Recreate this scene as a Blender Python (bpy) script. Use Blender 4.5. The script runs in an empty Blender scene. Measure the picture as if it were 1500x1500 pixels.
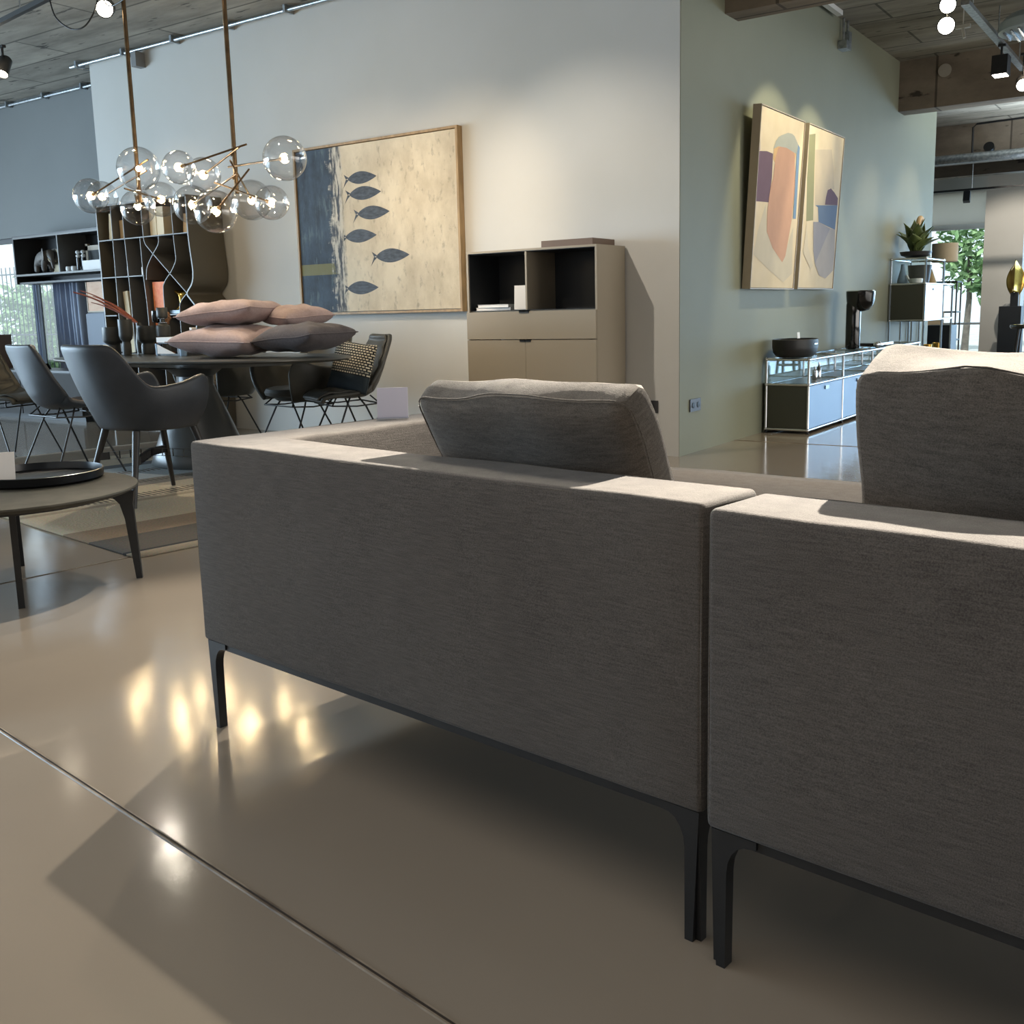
import bpy, bmesh, math, random
from math import sin, cos, pi, radians, sqrt
from mathutils import Vector, Matrix, noise

SC = bpy.context.scene
COL = SC.collection
random.seed(7)

# ------------------------------------------------------------------ helpers
def lin(c):
    c = c / 255.0
    return c / 12.92 if c <= 0.04045 else ((c + 0.055) / 1.055) ** 2.4
def rgb(r, g, b): return (lin(r), lin(g), lin(b), 1.0)

class MB:
    """collects shapes of one part"""
    def __init__(s): s.bm = bmesh.new(); s.mi = 0
    def face(s, pts, flip=False):
        vs = [s.bm.verts.new(p) for p in pts]
        if flip: vs.reverse()
        f = s.bm.faces.new(vs); f.material_index = s.mi; return f
    def box(s, x0, x1, y0, y1, z0, z1):
        p = [(x0,y0,z0),(x1,y0,z0),(x1,y1,z0),(x0,y1,z0),(x0,y0,z1),(x1,y0,z1),(x1,y1,z1),(x0,y1,z1)]
        v = [s.bm.verts.new(q) for q in p]
        for a in ((0,3,2,1),(4,5,6,7),(0,1,5,4),(1,2,6,5),(2,3,7,6),(3,0,4,7)):
            f = s.bm.faces.new([v[i] for i in a]); f.material_index = s.mi
        return s
    def prism(s, poly, h0, h1, axis='z'):
        """poly of 2D points extruded along an axis between h0 and h1"""
        def P(a, b, h):
            return {'z': (a, b, h), 'y': (a, h, b), 'x': (h, a, b)}[axis]
        v0 = [s.bm.verts.new(P(a, b, h0)) for a, b in poly]
        v1 = [s.bm.verts.new(P(a, b, h1)) for a, b in poly]
        n = len(poly)
        fs = [s.bm.faces.new(v0[::-1]), s.bm.faces.new(v1)]
        for i in range(n):
            j = (i + 1) % n
            fs.append(s.bm.faces.new([v0[i], v0[j], v1[j], v1[i]]))
        for f in fs: f.material_index = s.mi
        return s
    def ribbon(s, pts, th, y0, y1):
        """a thin sheet following points in x,z, extruded along y"""
        L = []; R = []
        n = len(pts)
        for i, (x, z) in enumerate(pts):
            a = pts[max(i-1, 0)]; b = pts[min(i+1, n-1)]
            dx, dz = b[0]-a[0], b[1]-a[1]; l = sqrt(dx*dx+dz*dz) or 1
            nx, nz = -dz/l*th/2, dx/l*th/2
            L.append((x+nx, z+nz)); R.append((x-nx, z-nz))
        s.prism(L + R[::-1], y0, y1, 'y'); return s
    def tube(s, pts, r, n=10, closed=False, r1=None):
        pts = [Vector(p) for p in pts]; m = len(pts)
        rings = []
        up = None
        for i in range(m):
            if closed: d = pts[(i+1) % m] - pts[(i-1) % m]
            else: d = pts[min(i+1, m-1)] - pts[max(i-1, 0)]
            d.normalize()
            if up is None or abs(up.dot(d)) > .95:
                up = Vector((0, 0, 1)) if abs(d.z) < .9 else Vector((1, 0, 0))
            a = d.cross(up).normalized(); b = d.cross(a).normalized(); up = -b if False else up
            rr = r if r1 is None else r + (r1 - r) * i / max(1, m-1)
            rings.append([s.bm.verts.new(pts[i] + a*rr*cos(2*pi*k/n) + b*rr*sin(2*pi*k/n)) for k in range(n)])
        for i in range(m if closed else m-1):
            A = rings[i]; B = rings[(i+1) % m]
            for k in range(n):
                f = s.bm.faces.new([A[k], A[(k+1) % n], B[(k+1) % n], B[k]]); f.material_index = s.mi
        if not closed:
            s.bm.faces.new(rings[0]).material_index = s.mi
            s.bm.faces.new(rings[-1][::-1]).material_index = s.mi
        return s
    def lathe(s, prof, c=(0, 0, 0), n=32, sx=1.0, sy=1.0):
        """profile of (radius, z) around the z axis through c"""
        rings = []
        for r, z in prof:
            if r < 1e-5: rings.append([s.bm.verts.new((c[0], c[1], c[2]+z))])
            else: rings.append([s.bm.verts.new((c[0]+sx*r*cos(2*pi*k/n), c[1]+sy*r*sin(2*pi*k/n), c[2]+z)) for k in range(n)])
        for A, B in zip(rings, rings[1:]):
            for k in range(n):
                k2 = (k+1) % n
                if len(A) == 1 and len(B) == 1: continue
                if len(A) == 1: q = [A[0], B[k2], B[k]]
                elif len(B) == 1: q = [A[k], A[k2], B[0]]
                else: q = [A[k], A[k2], B[k2], B[k]]
                s.bm.faces.new(q).material_index = s.mi
        if len(rings[0]) > 1: s.bm.faces.new(rings[0][::-1]).material_index = s.mi
        if len(rings[-1]) > 1: s.bm.faces.new(rings[-1]).material_index = s.mi
        return s
    def sphere(s, c, r, n=24, m=14, sz=1.0):
        return s.lathe([(r*sin(pi*i/m), -r*sz*cos(pi*i/m)) for i in range(m+1)], c, n)
    def grid(s, fn, nu, nv, wrap=False):
        V = [[s.bm.verts.new(fn(i/(nu if wrap else nu), j/nv)) for j in range(nv+1)] for i in range(nu if wrap else nu+1)]
        for i in range(nu):
            for j in range(nv):
                i2 = (i+1) % nu if wrap else i+1
                s.bm.faces.new([V[i][j], V[i2][j], V[i2][j+1], V[i][j+1]]).material_index = s.mi
        return V
    def bevel(s, w, seg=3, angle=30):
        es = [e for e in s.bm.edges if len(e.link_faces) == 2 and e.calc_face_angle(0) > radians(angle)]
        bmesh.ops.bevel(s.bm, geom=es, offset=w, segments=seg, profile=.5, affect='EDGES', clamp_overlap=True)
        return s
    def xform(s, M):
        bmesh.ops.transform(s.bm, matrix=M, verts=s.bm.verts[:]); return s
    def subdiv(s, cuts):
        bmesh.ops.subdivide_edges(s.bm, edges=s.bm.edges[:], cuts=cuts, use_grid_fill=True); return s

def obj(name, mb, mats, parent=None, smooth=True, label=None, fixn=True, angle=40):
    bm = mb.bm
    if fixn: bmesh.ops.recalc_face_normals(bm, faces=bm.faces[:])
    me = bpy.data.meshes.new(name); bm.to_mesh(me); bm.free()
    for m in (mats if isinstance(mats, (list, tuple)) else [mats]): me.materials.append(m)
    if smooth:
        me.polygons.foreach_set('use_smooth', [True]*len(me.polygons))
        try: me.set_sharp_from_angle(angle=radians(angle))
        except Exception: pass
    o = bpy.data.objects.new(name, me); COL.objects.link(o)
    if parent is not None: o.parent = parent
    if label: o['label'] = label
    return o
def mod_sub(o, lv=1):
    m = o.modifiers.new('sub', 'SUBSURF'); m.levels = lv; m.render_levels = lv; return o
def mod_solid(o, th, off=0):
    m = o.modifiers.new('sol', 'SOLIDIFY'); m.thickness = th; m.offset = off; return o
def tag(o, label, cat, group=None):
    o['label'] = label; o['category'] = cat
    if group: o['group'] = group
    return o
def thing(name, label, cat, loc=(0, 0, 0), rz=0.0, group=None):
    o = bpy.data.objects.new(name, None); COL.objects.link(o)
    o.empty_display_size = .1
    o.location = loc; o.rotation_euler = (0, 0, rz)
    return tag(o, label, cat, group)
def struct(name, mb, m, smooth=False, parent=None):
    o = obj(name, mb, m, parent, smooth)
    if parent is None: o['kind'] = 'structure'
    return o
def dup(root, loc, rz, label, group=None):
    def cp(o, par):
        c = o.copy(); COL.objects.link(c); c.parent = par
        for ch in list(o.children): cp(ch, c)
        return c
    r = cp(root, None); r.location = loc; r.rotation_euler = (0, 0, rz); r['label'] = label
    if group: r['group'] = group
    return r

# ------------------------------------------------------------------ materials
def nt(m): m.use_nodes = True; return m.node_tree
def mat(name, col, rough=.5, metal=0.0, col2=None, nscale=8.0, bump=0.0, bscale=60.0, spec=.5, stretch=(1, 1, 1), detail=4.0, coat=0.0, emit=None, estr=0.0, lo=.35, hi=.65, sheen=0.0, rough2=None):
    m = bpy.data.materials.new(name); t = nt(m); N = t.nodes; L = t.links
    b = N['Principled BSDF']
    b.inputs['Base Color'].default_value = col; b.inputs['Roughness'].default_value = rough
    b.inputs['Metallic'].default_value = metal; b.inputs['Specular IOR Level'].default_value = spec
    b.inputs['Coat Weight'].default_value = coat
    if coat: b.inputs['Coat Roughness'].default_value = .08
    if sheen: b.inputs['Sheen Weight'].default_value = sheen
    if emit:
        b.inputs['Emission Color'].default_value = emit; b.inputs['Emission Strength'].default_value = estr
    tc = N.new('ShaderNodeTexCoord'); mp = N.new('ShaderNodeMapping'); mp.inputs['Scale'].default_value = stretch
    L.new(tc.outputs['Object'], mp.inputs['Vector'])
    if col2 is None: col2 = tuple(min(1, c*1.06) for c in col[:3]) + (1,)
    n = N.new('ShaderNodeTexNoise'); n.inputs['Scale'].default_value = nscale; n.inputs['Detail'].default_value = detail
    L.new(mp.outputs[0], n.inputs['Vector'])
    r = N.new('ShaderNodeValToRGB'); r.color_ramp.elements[0].position = lo; r.color_ramp.elements[1].position = hi
    r.color_ramp.elements[0].color = col; r.color_ramp.elements[1].color = col2
    L.new(n.outputs['Fac'], r.inputs['Fac']); L.new(r.outputs['Color'], b.inputs['Base Color'])
    if rough2 is not None:
        mr = N.new('ShaderNodeMapRange'); mr.inputs['To Min'].default_value = rough; mr.inputs['To Max'].default_value = rough2
        L.new(n.outputs['Fac'], mr.inputs['Value']); L.new(mr.outputs[0], b.inputs['Roughness'])
    if bump:
        n2 = N.new('ShaderNodeTexNoise'); n2.inputs['Scale'].default_value = bscale; n2.inputs['Detail'].default_value = 3
        L.new(mp.outputs[0], n2.inputs['Vector'])
        bp = N.new('ShaderNodeBump'); bp.inputs['Strength'].default_value = bump; bp.inputs['Distance'].default_value = .01
        L.new(n2.outputs['Fac'], bp.inputs['Height']); L.new(bp.outputs[0], b.inputs['Normal'])
    return m

def fabric(name, c0, c1, weave=520.0, rough=.95, bump=.25, slub=(6, 6, 90)):
    """woven cloth: slubbed threads along one direction plus a fine weave"""
    m = bpy.data.materials.new(name); t = nt(m); N = t.nodes; L = t.links; b = N['Principled BSDF']
    b.inputs['Roughness'].default_value = rough; b.inputs['Specular IOR Level'].default_value = .15
    b.inputs['Sheen Weight'].default_value = .12
    tc = N.new('ShaderNodeTexCoord')
    m1 = N.new('ShaderNodeMapping'); m1.inputs['Scale'].default_value = slub
    n1 = N.new('ShaderNodeTexNoise'); n1.inputs['Scale'].default_value = 3.0; n1.inputs['Detail'].default_value = 6; n1.inputs['Roughness'].default_value = .7
    L.new(tc.outputs['Object'], m1.inputs[0]); L.new(m1.outputs[0], n1.inputs['Vector'])
    n2 = N.new('ShaderNodeTexNoise'); n2.inputs['Scale'].default_value = weave; n2.inputs['Detail'].default_value = 2
    L.new(tc.outputs['Object'], n2.inputs['Vector'])
    n3 = N.new('ShaderNodeTexNoise'); n3.inputs['Scale'].default_value = 2.5
    L.new(tc.outputs['Object'], n3.inputs['Vector'])
    a = N.new('ShaderNodeMath'); a.operation = 'ADD'; a2 = N.new('ShaderNodeMath'); a2.operation = 'MULTIPLY_ADD'
    L.new(n1.outputs['Fac'], a.inputs[0]); L.new(n2.outputs['Fac'], a.inputs[1])
    L.new(n3.outputs['Fac'], a2.inputs[0]); a2.inputs[1].default_value = .35; L.new(a.outputs[0], a2.inputs[2])
    r = N.new('ShaderNodeValToRGB'); r.color_ramp.elements[0].position = .8; r.color_ramp.elements[1].position = 1.0
    mr = N.new('ShaderNodeMapRange'); mr.inputs['From Min'].default_value = .85; mr.inputs['From Max'].default_value = 1.5
    L.new(a2.outputs[0], mr.inputs['Value'])
    r.color_ramp.elements[0].position = .0; r.color_ramp.elements[1].position = 1.0
    r.color_ramp.elements[0].color = c0; r.color_ramp.elements[1].color = c1
    L.new(mr.outputs[0], r.inputs['Fac']); L.new(r.outputs['Color'], b.inputs['Base Color'])
    bp = N.new('ShaderNodeBump'); bp.inputs['Strength'].default_value = bump; bp.inputs['Distance'].default_value = .004
    L.new(a.outputs[0], bp.inputs['Height']); L.new(bp.outputs[0], b.inputs['Normal'])
    return m

def thin_glass(name, tint=(1, 1, 1, 1), refl=.08, edge=.75, blend=.35):
    m = bpy.data.materials.new(name); t = nt(m); N = t.nodes; L = t.links
    N.remove(N['Principled BSDF']); out = N['Material Output']
    tr = N.new('ShaderNodeBsdfTransparent'); tr.inputs['Color'].default_value = tint
    gl = N.new('ShaderNodeBsdfGlossy'); gl.inputs['Roughness'].default_value = .02
    lw = N.new('ShaderNodeLayerWeight'); lw.inputs['Blend'].default_value = blend
    mr = N.new('ShaderNodeMapRange'); mr.inputs['To Min'].default_value = refl; mr.inputs['To Max'].default_value = edge
    mx = N.new('ShaderNodeMixShader')
    L.new(lw.outputs['Facing'], mr.inputs['Value']); L.new(mr.outputs[0], mx.inputs['Fac'])
    L.new(tr.outputs[0], mx.inputs[1]); L.new(gl.outputs[0], mx.inputs[2]); L.new(mx.outputs[0], out.inputs['Surface'])
    return m

def translucent(name, col):
    m = bpy.data.materials.new(name); t = nt(m); N = t.nodes; L = t.links
    N.remove(N['Principled BSDF']); out = N['Material Output']
    d = N.new('ShaderNodeBsdfDiffuse'); d.inputs['Color'].default_value = col
    r = N.new('ShaderNodeBsdfTranslucent'); r.inputs['Color'].default_value = col
    x = N.new('ShaderNodeMixShader'); x.inputs['Fac'].default_value = .65
    L.new(d.outputs[0], x.inputs[1]); L.new(r.outputs[0], x.inputs[2]); L.new(x.outputs[0], out.inputs['Surface'])
    return m
def emis(name, col, s):
    return mat(name, col, .5, emit=col, estr=s)

def concrete(name, c0, c1, board=.5, along='y'):
    """board-marked rough concrete"""
    m = bpy.data.materials.new(name); t = nt(m); N = t.nodes; L = t.links; b = N['Principled BSDF']
    b.inputs['Roughness'].default_value = .85
    tc = N.new('ShaderNodeTexCoord')
    n1 = N.new('ShaderNodeTexNoise'); n1.inputs['Scale'].default_value = 2.2; n1.inputs['Detail'].default_value = 9; n1.inputs['Roughness'].default_value = .65
    mp = N.new('ShaderNodeMapping'); mp.inputs['Scale'].default_value = (.5, 2.0, 1) if along == 'x' else (2.0, .5, 1)
    L.new(tc.outputs['Object'], mp.inputs[0]); L.new(mp.outputs[0], n1.inputs['Vector'])
    mpb = N.new('ShaderNodeMapping'); 
    if along == 'y': mpb.inputs['Rotation'].default_value = (0, 0, radians(90))
    br = N.new('ShaderNodeTexBrick'); br.inputs['Scale'].default_value = 1.0; br.inputs['Mortar Size'].default_value = .012
    br.inputs['Brick Width'].default_value = 2.6; br.inputs['Row Height'].default_value = board
    br.inputs['Color1'].default_value = (1, 1, 1, 1); br.inputs['Color2'].default_value = (.82, .82, .82, 1); br.inputs['Mortar'].default_value = (.35, .35, .35, 1)
    L.new(tc.outputs['Object'], mpb.inputs[0]); L.new(mpb.outputs[0], br.inputs['Vector'])
    r = N.new('ShaderNodeValToRGB'); r.color_ramp.elements[0].position = .3; r.color_ramp.elements[1].position = .7
    r.color_ramp.elements[0].color = c0; r.color_ramp.elements[1].color = c1
    L.new(n1.outputs['Fac'], r.inputs['Fac'])
    # sparse dark pits
    v = N.new('ShaderNodeTexNoise'); v.inputs['Scale'].default_value = 9; v.inputs['Detail'].default_value = 5
    mp2 = N.new('ShaderNodeMapping'); mp2.inputs['Scale'].default_value = (.35, 1.6, 1) if along == 'x' else (1.6, .35, 1)
    L.new(tc.outputs['Object'], mp2.inputs[0]); L.new(mp2.outputs[0], v.inputs['Vector'])
    r2 = N.new('ShaderNodeValToRGB'); r2.color_ramp.elements[0].position = .31; r2.color_ramp.elements[1].position = .36
    r2.color_ramp.elements[0].color = (.25, .25, .25, 1); r2.color_ramp.elements[1].color = (1, 1, 1, 1)
    L.new(v.outputs['Fac'], r2.inputs['Fac'])
    x1 = N.new('ShaderNodeMix'); x1.data_type = 'RGBA'; x1.blend_type = 'MULTIPLY'; x1.inputs['Factor'].default_value = 1
    L.new(r.outputs['Color'], x1.inputs[6]); L.new(br.outputs['Color'], x1.inputs[7])
    x2 = N.new('ShaderNodeMix'); x2.data_type = 'RGBA'; x2.blend_type = 'MULTIPLY'; x2.inputs['Factor'].default_value = 1
    L.new(x1.outputs[2], x2.inputs[6]); L.new(r2.outputs['Color'], x2.inputs[7])
    L.new(x2.outputs[2], b.inputs['Base Color'])
    bp = N.new('ShaderNodeBump'); bp.inputs['Strength'].default_value = .4; bp.inputs['Distance'].default_value = .02
    L.new(n1.outputs['Fac'], bp.inputs['Height']); L.new(bp.outputs[0], b.inputs['Normal'])
    return m

M = {}
M['white_wall'] = mat('white plaster', rgb(196, 195, 190), .8, col2=rgb(200, 199, 195), nscale=1.5, bump=.03, bscale=90)
M['green_wall'] = mat('sage green paint', rgb(132, 135, 117), .6, col2=rgb(136, 139, 121), nscale=1.2, bump=.03, bscale=90)
M['grey_wall'] = mat('grey paint', rgb(116, 119, 119), .7, nscale=1.5, bump=.03, bscale=90)
M['concrete'] = concrete('board marked concrete', rgb(122, 118, 109), rgb(178, 173, 162), .55, 'x')
M['beam'] = concrete('rough beam concrete', rgb(112, 101, 89), rgb(156, 143, 127), .6, 'x')
M['sofa'] = fabric('grey brown woven upholstery', rgb(59, 55, 53), rgb(95, 91, 87))
M['sofa2'] = fabric('grey brown woven cushion cloth', rgb(62, 58, 55), rgb(104, 99, 93), slub=(9, 9, 60))
M['black_metal'] = mat('black powder coated metal', rgb(24, 25, 27), .45, col2=rgb(30, 31, 33), nscale=20)
M['black'] = mat('matt black', rgb(22, 23, 25), .5, col2=rgb(30, 31, 33), nscale=10)
M['gloss_black'] = mat('glossy black', rgb(12, 12, 14), .08, nscale=10, coat=.5)
M['chrome'] = mat('chrome tube', rgb(215, 218, 222), .12, 1.0)
M['steel'] = mat('galvanised conduit', rgb(190, 196, 200), .35, .9, col2=rgb(150, 158, 165), nscale=30)
M['bronze'] = mat('burnished bronze', rgb(120, 98, 72), .35, .9, col2=rgb(92, 76, 58), nscale=14)
M['leather'] = mat('dark grey leather', rgb(46, 51, 58), .45, col2=rgb(56, 61, 68), nscale=6, bump=.12, bscale=220)
M['leather_front'] = mat('brown grey quilted leather', rgb(88, 78, 70), .5, col2=rgb(105, 94, 84), nscale=6, bump=.15, bscale=200)
M['leather_olive'] = mat('olive grey leather', rgb(66, 66, 62), .45, col2=rgb(80, 79, 74), nscale=6, bump=.12, bscale=200)
M['dark_wood'] = mat('dark stained oak', rgb(30, 29, 30), .4, col2=rgb(44, 42, 41), nscale=4, stretch=(8, 8, .6))
M['table_top'] = mat('dark grey table top', rgb(58, 60, 60), .3, col2=rgb(66, 68, 68), nscale=5)
M['cabinet'] = mat('taupe lacquer', rgb(154, 143, 125), .45, col2=rgb(158, 147, 129), nscale=1)
M['cab_in'] = mat('charcoal cabinet lining', rgb(30, 33, 38), .5, nscale=2)
M['brown_box'] = mat('brown lacquer', rgb(106, 86, 72), .45, nscale=3)
M['paper'] = mat('white card', rgb(232, 230, 228), .6, nscale=3)
M['lilac'] = mat('pale lilac card', rgb(186, 186, 204), .6, nscale=3)
M['cream'] = mat('cream paper', rgb(226, 210, 178), .7, nscale=5)
M['tan'] = mat('tan card', rgb(196, 168, 128), .7, nscale=5)
M['orange'] = mat('orange box print', rgb(238, 120, 66), .6, col2=rgb(248, 150, 92), nscale=22)
M['gold'] = mat('polished gold', rgb(226, 184, 96), .18, 1.0, col2=rgb(200, 158, 78), nscale=6)
M['pink'] = fabric('dusty pink cotton', rgb(160, 141, 140), rgb(184, 165, 162), weave=300, slub=(20, 20, 20), bump=.1)
M['grey_cotton'] = fabric('charcoal cotton', rgb(82, 78, 82), rgb(104, 99, 102), weave=300, slub=(20, 20, 20), bump=.1)
M['vase'] = mat('charcoal glaze', rgb(52, 54, 54), .4, col2=rgb(64, 66, 65), nscale=10)
M['olive_panel'] = mat('olive grey lacquered steel', rgb(66, 68, 58), .35, nscale=2)
M['white_panel'] = mat('pale lacquered steel', rgb(170, 190, 192), .12, nscale=2, coat=.5)
M['door_blue_reflection'] = mat('grey steel door with painted blue reflection', rgb(82, 112, 160), .32, nscale=2, spec=.4)  # blue of the reflected daylight is put into the grey doors' colour
M['beige_linen'] = fabric('beige linen', rgb(170, 152, 128), rgb(196, 178, 152), weave=250)
M['leaf'] = mat('agave leaf', rgb(52, 70, 42), .45, col2=rgb(112, 128, 74), nscale=9, stretch=(1, 1, .5))
M['tree_leaf'] = mat('garden foliage', rgb(92, 128, 78), .6, col2=rgb(156, 184, 128), nscale=3)
M['bark'] = mat('bark', rgb(92, 84, 76), .9, col2=rgb(120, 112, 100), nscale=8)
M['white_plastic'] = mat('white plastic', rgb(226, 228, 228), .4)
M['dark_plastic'] = mat('anthracite plastic', rgb(48, 48, 50), .4)
M['lamp_face'] = emis('warm lamp face', (1, .86, .66, 1), 22)
M['lamp_face_cool'] = emis('spot lamp face', (1, .93, .82, 1), 14)
M['lamp_hot'] = emis('bright halogen face', (1, .9, .72, 1), 32)
M['bulb'] = emis('glowing filament bulb', (1, .84, .58, 1), 45)
M['globe'] = thin_glass('clear blown glass', (.95, .95, .95, 1), .04, .7, .3)
M['pane'] = thin_glass('window glass', (.93, .97, .98, 1), .05, .5, .2)
M['acrylic'] = thin_glass('clear acrylic', (.9, .93, .96, 1), .08, .5, .3)
M['frame_oak'] = mat('oak frame', rgb(176, 146, 104), .5, col2=rgb(150, 122, 84), nscale=6, stretch=(6, 6, 1))
M['frame_pale'] = mat('pale wood frame', rgb(170, 156, 136), .5, nscale=6)
M['slate'] = mat('slate blue lacquer body', rgb(58, 70, 86), .5)
M['curtain'] = mat('slate sheer curtain', rgb(136, 146, 164), .8, col2=rgb(156, 165, 182), nscale=3)
M['window_frame'] = mat('anthracite window frame', rgb(60, 66, 72), .4)
M['blind'] = translucent('roller blind cloth', rgb(236, 232, 226))
M['lining_bronze'] = mat('bronze brown lacquer', rgb(84, 78, 66), .35, col2=rgb(90, 84, 72), nscale=1)
M['shelf_edge'] = mat('brushed shelf edge', rgb(98, 97, 95), .45, .2)
M['stems'] = mat('dried russet stems', rgb(134, 72, 60), .8, col2=rgb(160, 96, 80), nscale=8)
M['dried'] = mat('dried flower head', rgb(150, 112, 84), .95, col2=rgb(112, 80, 60), nscale=40)
M['stone_grey'] = mat('stone grey resin', rgb(120, 116, 112), .6, col2=rgb(88, 84, 82), nscale=8)
M['paving'] = mat('pale paving outside', rgb(196, 196, 190), .85, col2=rgb(176, 176, 170), nscale=2)
M['lampshade'] = mat('beige lampshade', rgb(196, 176, 148), .8, nscale=60)
M['grey_rug'] = fabric('taupe rug pile', rgb(150, 138, 127), rgb(176, 164, 152), weave=150, bump=.4)
M['cone'] = mat('ochre cone', rgb(150, 132, 94), .6)
M['blue_glass'] = mat('blue grey glaze', rgb(116, 142, 168), .3)
M['grey_table'] = mat('green grey stone top', rgb(66, 65, 59), .7, col2=rgb(76, 74, 67), nscale=14, spec=.2)

def floor_mat():
    m = bpy.data.materials.new('polished taupe screed'); t = nt(m); N = t.nodes; L = t.links; b = N['Principled BSDF']
    tc = N.new('ShaderNodeTexCoord')
    n = N.new('ShaderNodeTexNoise'); n.inputs['Scale'].default_value = .9; n.inputs['Detail'].default_value = 5
    L.new(tc.outputs['Object'], n.inputs['Vector'])
    r = N.new('ShaderNodeValToRGB'); r.color_ramp.elements[0].position = .3; r.color_ramp.elements[1].position = .72
    r.color_ramp.elements[0].color = rgb(136, 126, 114); r.color_ramp.elements[1].color = rgb(146, 136, 123)
    L.new(n.outputs['Fac'], r.inputs['Fac']); L.new(r.outputs['Color'], b.inputs['Base Color'])
    b.inputs['Roughness'].default_value = .12; b.inputs['Specular IOR Level'].default_value = .55
    n2 = N.new('ShaderNodeTexNoise'); n2.inputs['Scale'].default_value = 160; n2.inputs['Detail'].default_value = 2
    n3 = N.new('ShaderNodeTexNoise'); n3.inputs['Scale'].default_value = 7; n3.inputs['Detail'].default_value = 2
    L.new(tc.outputs['Object'], n2.inputs['Vector']); L.new(tc.outputs['Object'], n3.inputs['Vector'])
    a = N.new('ShaderNodeMath'); a.operation = 'MULTIPLY_ADD'; a.inputs[1].default_value = .12
    L.new(n2.outputs['Fac'], a.inputs[0]); L.new(n3.outputs['Fac'], a.inputs[2])
    bp = N.new('ShaderNodeBump'); bp.inputs['Strength'].default_value = .06; bp.inputs['Distance'].default_value = .01
    L.new(a.outputs[0], bp.inputs['Height']); L.new(bp.outputs[0], b.inputs['Normal'])
    return m
M['floor'] = floor_mat()

def rug_mat(w):
    """wide stripes across local x (0 at the near edge, going -x), with stitched rows"""
    m = bpy.data.materials.new('striped woven rug'); t = nt(m); N = t.nodes; L = t.links; b = N['Principled BSDF']
    b.inputs['Roughness'].default_value = .95; b.inputs['Specular IOR Level'].default_value = .1
    tc = N.new('ShaderNodeTexCoord'); sx = N.new('ShaderNodeSeparateXYZ'); L.new(tc.outputs['Object'], sx.inputs[0])
    mr = N.new('ShaderNodeMapRange'); mr.inputs['From Min'].default_value = 0; mr.inputs['From Max'].default_value = -w
    L.new(sx.outputs['X'], mr.inputs['Value'])
    r = N.new('ShaderNodeValToRGB'); r.color_ramp.interpolation = 'CONSTANT'
    stops = [(0, (150, 138, 118)), (.022, (58, 56, 54)), (.028, (92, 84, 74)), (.115, (140, 116, 88)), (.185, (178, 160, 130)),
             (.33, (150, 132, 106)), (.345, (172, 156, 128)), (.46, (120, 112, 100)), (.52, (150, 158, 160)), (.68, (96, 96, 96)), (.72, (166, 150, 124)), (.85, (120, 104, 84))]
    el = r.color_ramp.elements
    el[0].position = 0; el[0].color = rgb(*stops[0][1]); el[1].position = stops[1][0]; el[1].color = rgb(*stops[1][1])
    for p, c in stops[2:]:
        e = el.new(p); e.color = rgb(*c)
    L.new(mr.outputs[0], r.inputs['Fac'])
    # stitched dashes on a row
    w1 = N.new('ShaderNodeTexWave'); w1.bands_direction = 'Y'; w1.inputs['Scale'].default_value = 9; w1.inputs['Distortion'].default_value = 2
    L.new(tc.outputs['Object'], w1.inputs['Vector'])
    def band(a, c):
        g = N.new('ShaderNodeMath'); g.operation = 'GREATER_THAN'; g.inputs[1].default_value = a; L.new(mr.outputs[0], g.inputs[0])
        h = N.new('ShaderNodeMath'); h.operation = 'LESS_THAN'; h.inputs[1].default_value = c; L.new(mr.outputs[0], h.inputs[0])
        k = N.new('ShaderNodeMath'); k.operation = 'MULTIPLY'; L.new(g.outputs[0], k.inputs[0]); L.new(h.outputs[0], k.inputs[1]); return k
    k1 = band(.36, .40); k2 = band(.60, .63); k3 = band(.49, .51)
    ad = N.new('ShaderNodeMath'); L.new(k1.outputs[0], ad.inputs[0]); L.new(k2.outputs[0], ad.inputs[1])
    ad2 = N.new('ShaderNodeMath'); L.new(ad.outputs[0], ad2.inputs[0]); L.new(k3.outputs[0], ad2.inputs[1])
    gt = N.new('ShaderNodeMath'); gt.operation = 'GREATER_THAN'; gt.inputs[1].default_value = .45; L.new(w1.outputs['Fac'], gt.inputs[0])
    mu = N.new('ShaderNodeMath'); mu.operation = 'MULTIPLY'; L.new(gt.outputs[0], mu.inputs[0]); L.new(ad2.outputs[0], mu.inputs[1])
    x = N.new('ShaderNodeMix'); x.data_type = 'RGBA'; L.new(mu.outputs[0], x.inputs[0]); L.new(r.outputs['Color'], x.inputs[6]); x.inputs[7].default_value = rgb(92, 82, 70)
    n = N.new('ShaderNodeTexNoise'); n.inputs['Scale'].default_value = 90; L.new(tc.outputs['Object'], n.inputs['Vector'])
    x2 = N.new('ShaderNodeMix'); x2.data_type = 'RGBA'; x2.blend_type = 'OVERLAY'; x2.inputs[0].default_value = .35
    L.new(x.outputs[2], x2.inputs[6]); L.new(n.outputs['Color'], x2.inputs[7]); 
    hs = N.new('ShaderNodeHueSaturation'); hs.inputs['Saturation'].default_value = .85; L.new(x2.outputs[2], hs.inputs['Color'])
    L.new(hs.outputs[0], b.inputs['Base Color'])
    bp = N.new('ShaderNodeBump'); bp.inputs['Strength'].default_value = .3; bp.inputs['Distance'].default_value = .01
    L.new(n.outputs['Fac'], bp.inputs['Height']); L.new(bp.outputs[0], b.inputs['Normal'])
    return m

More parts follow.
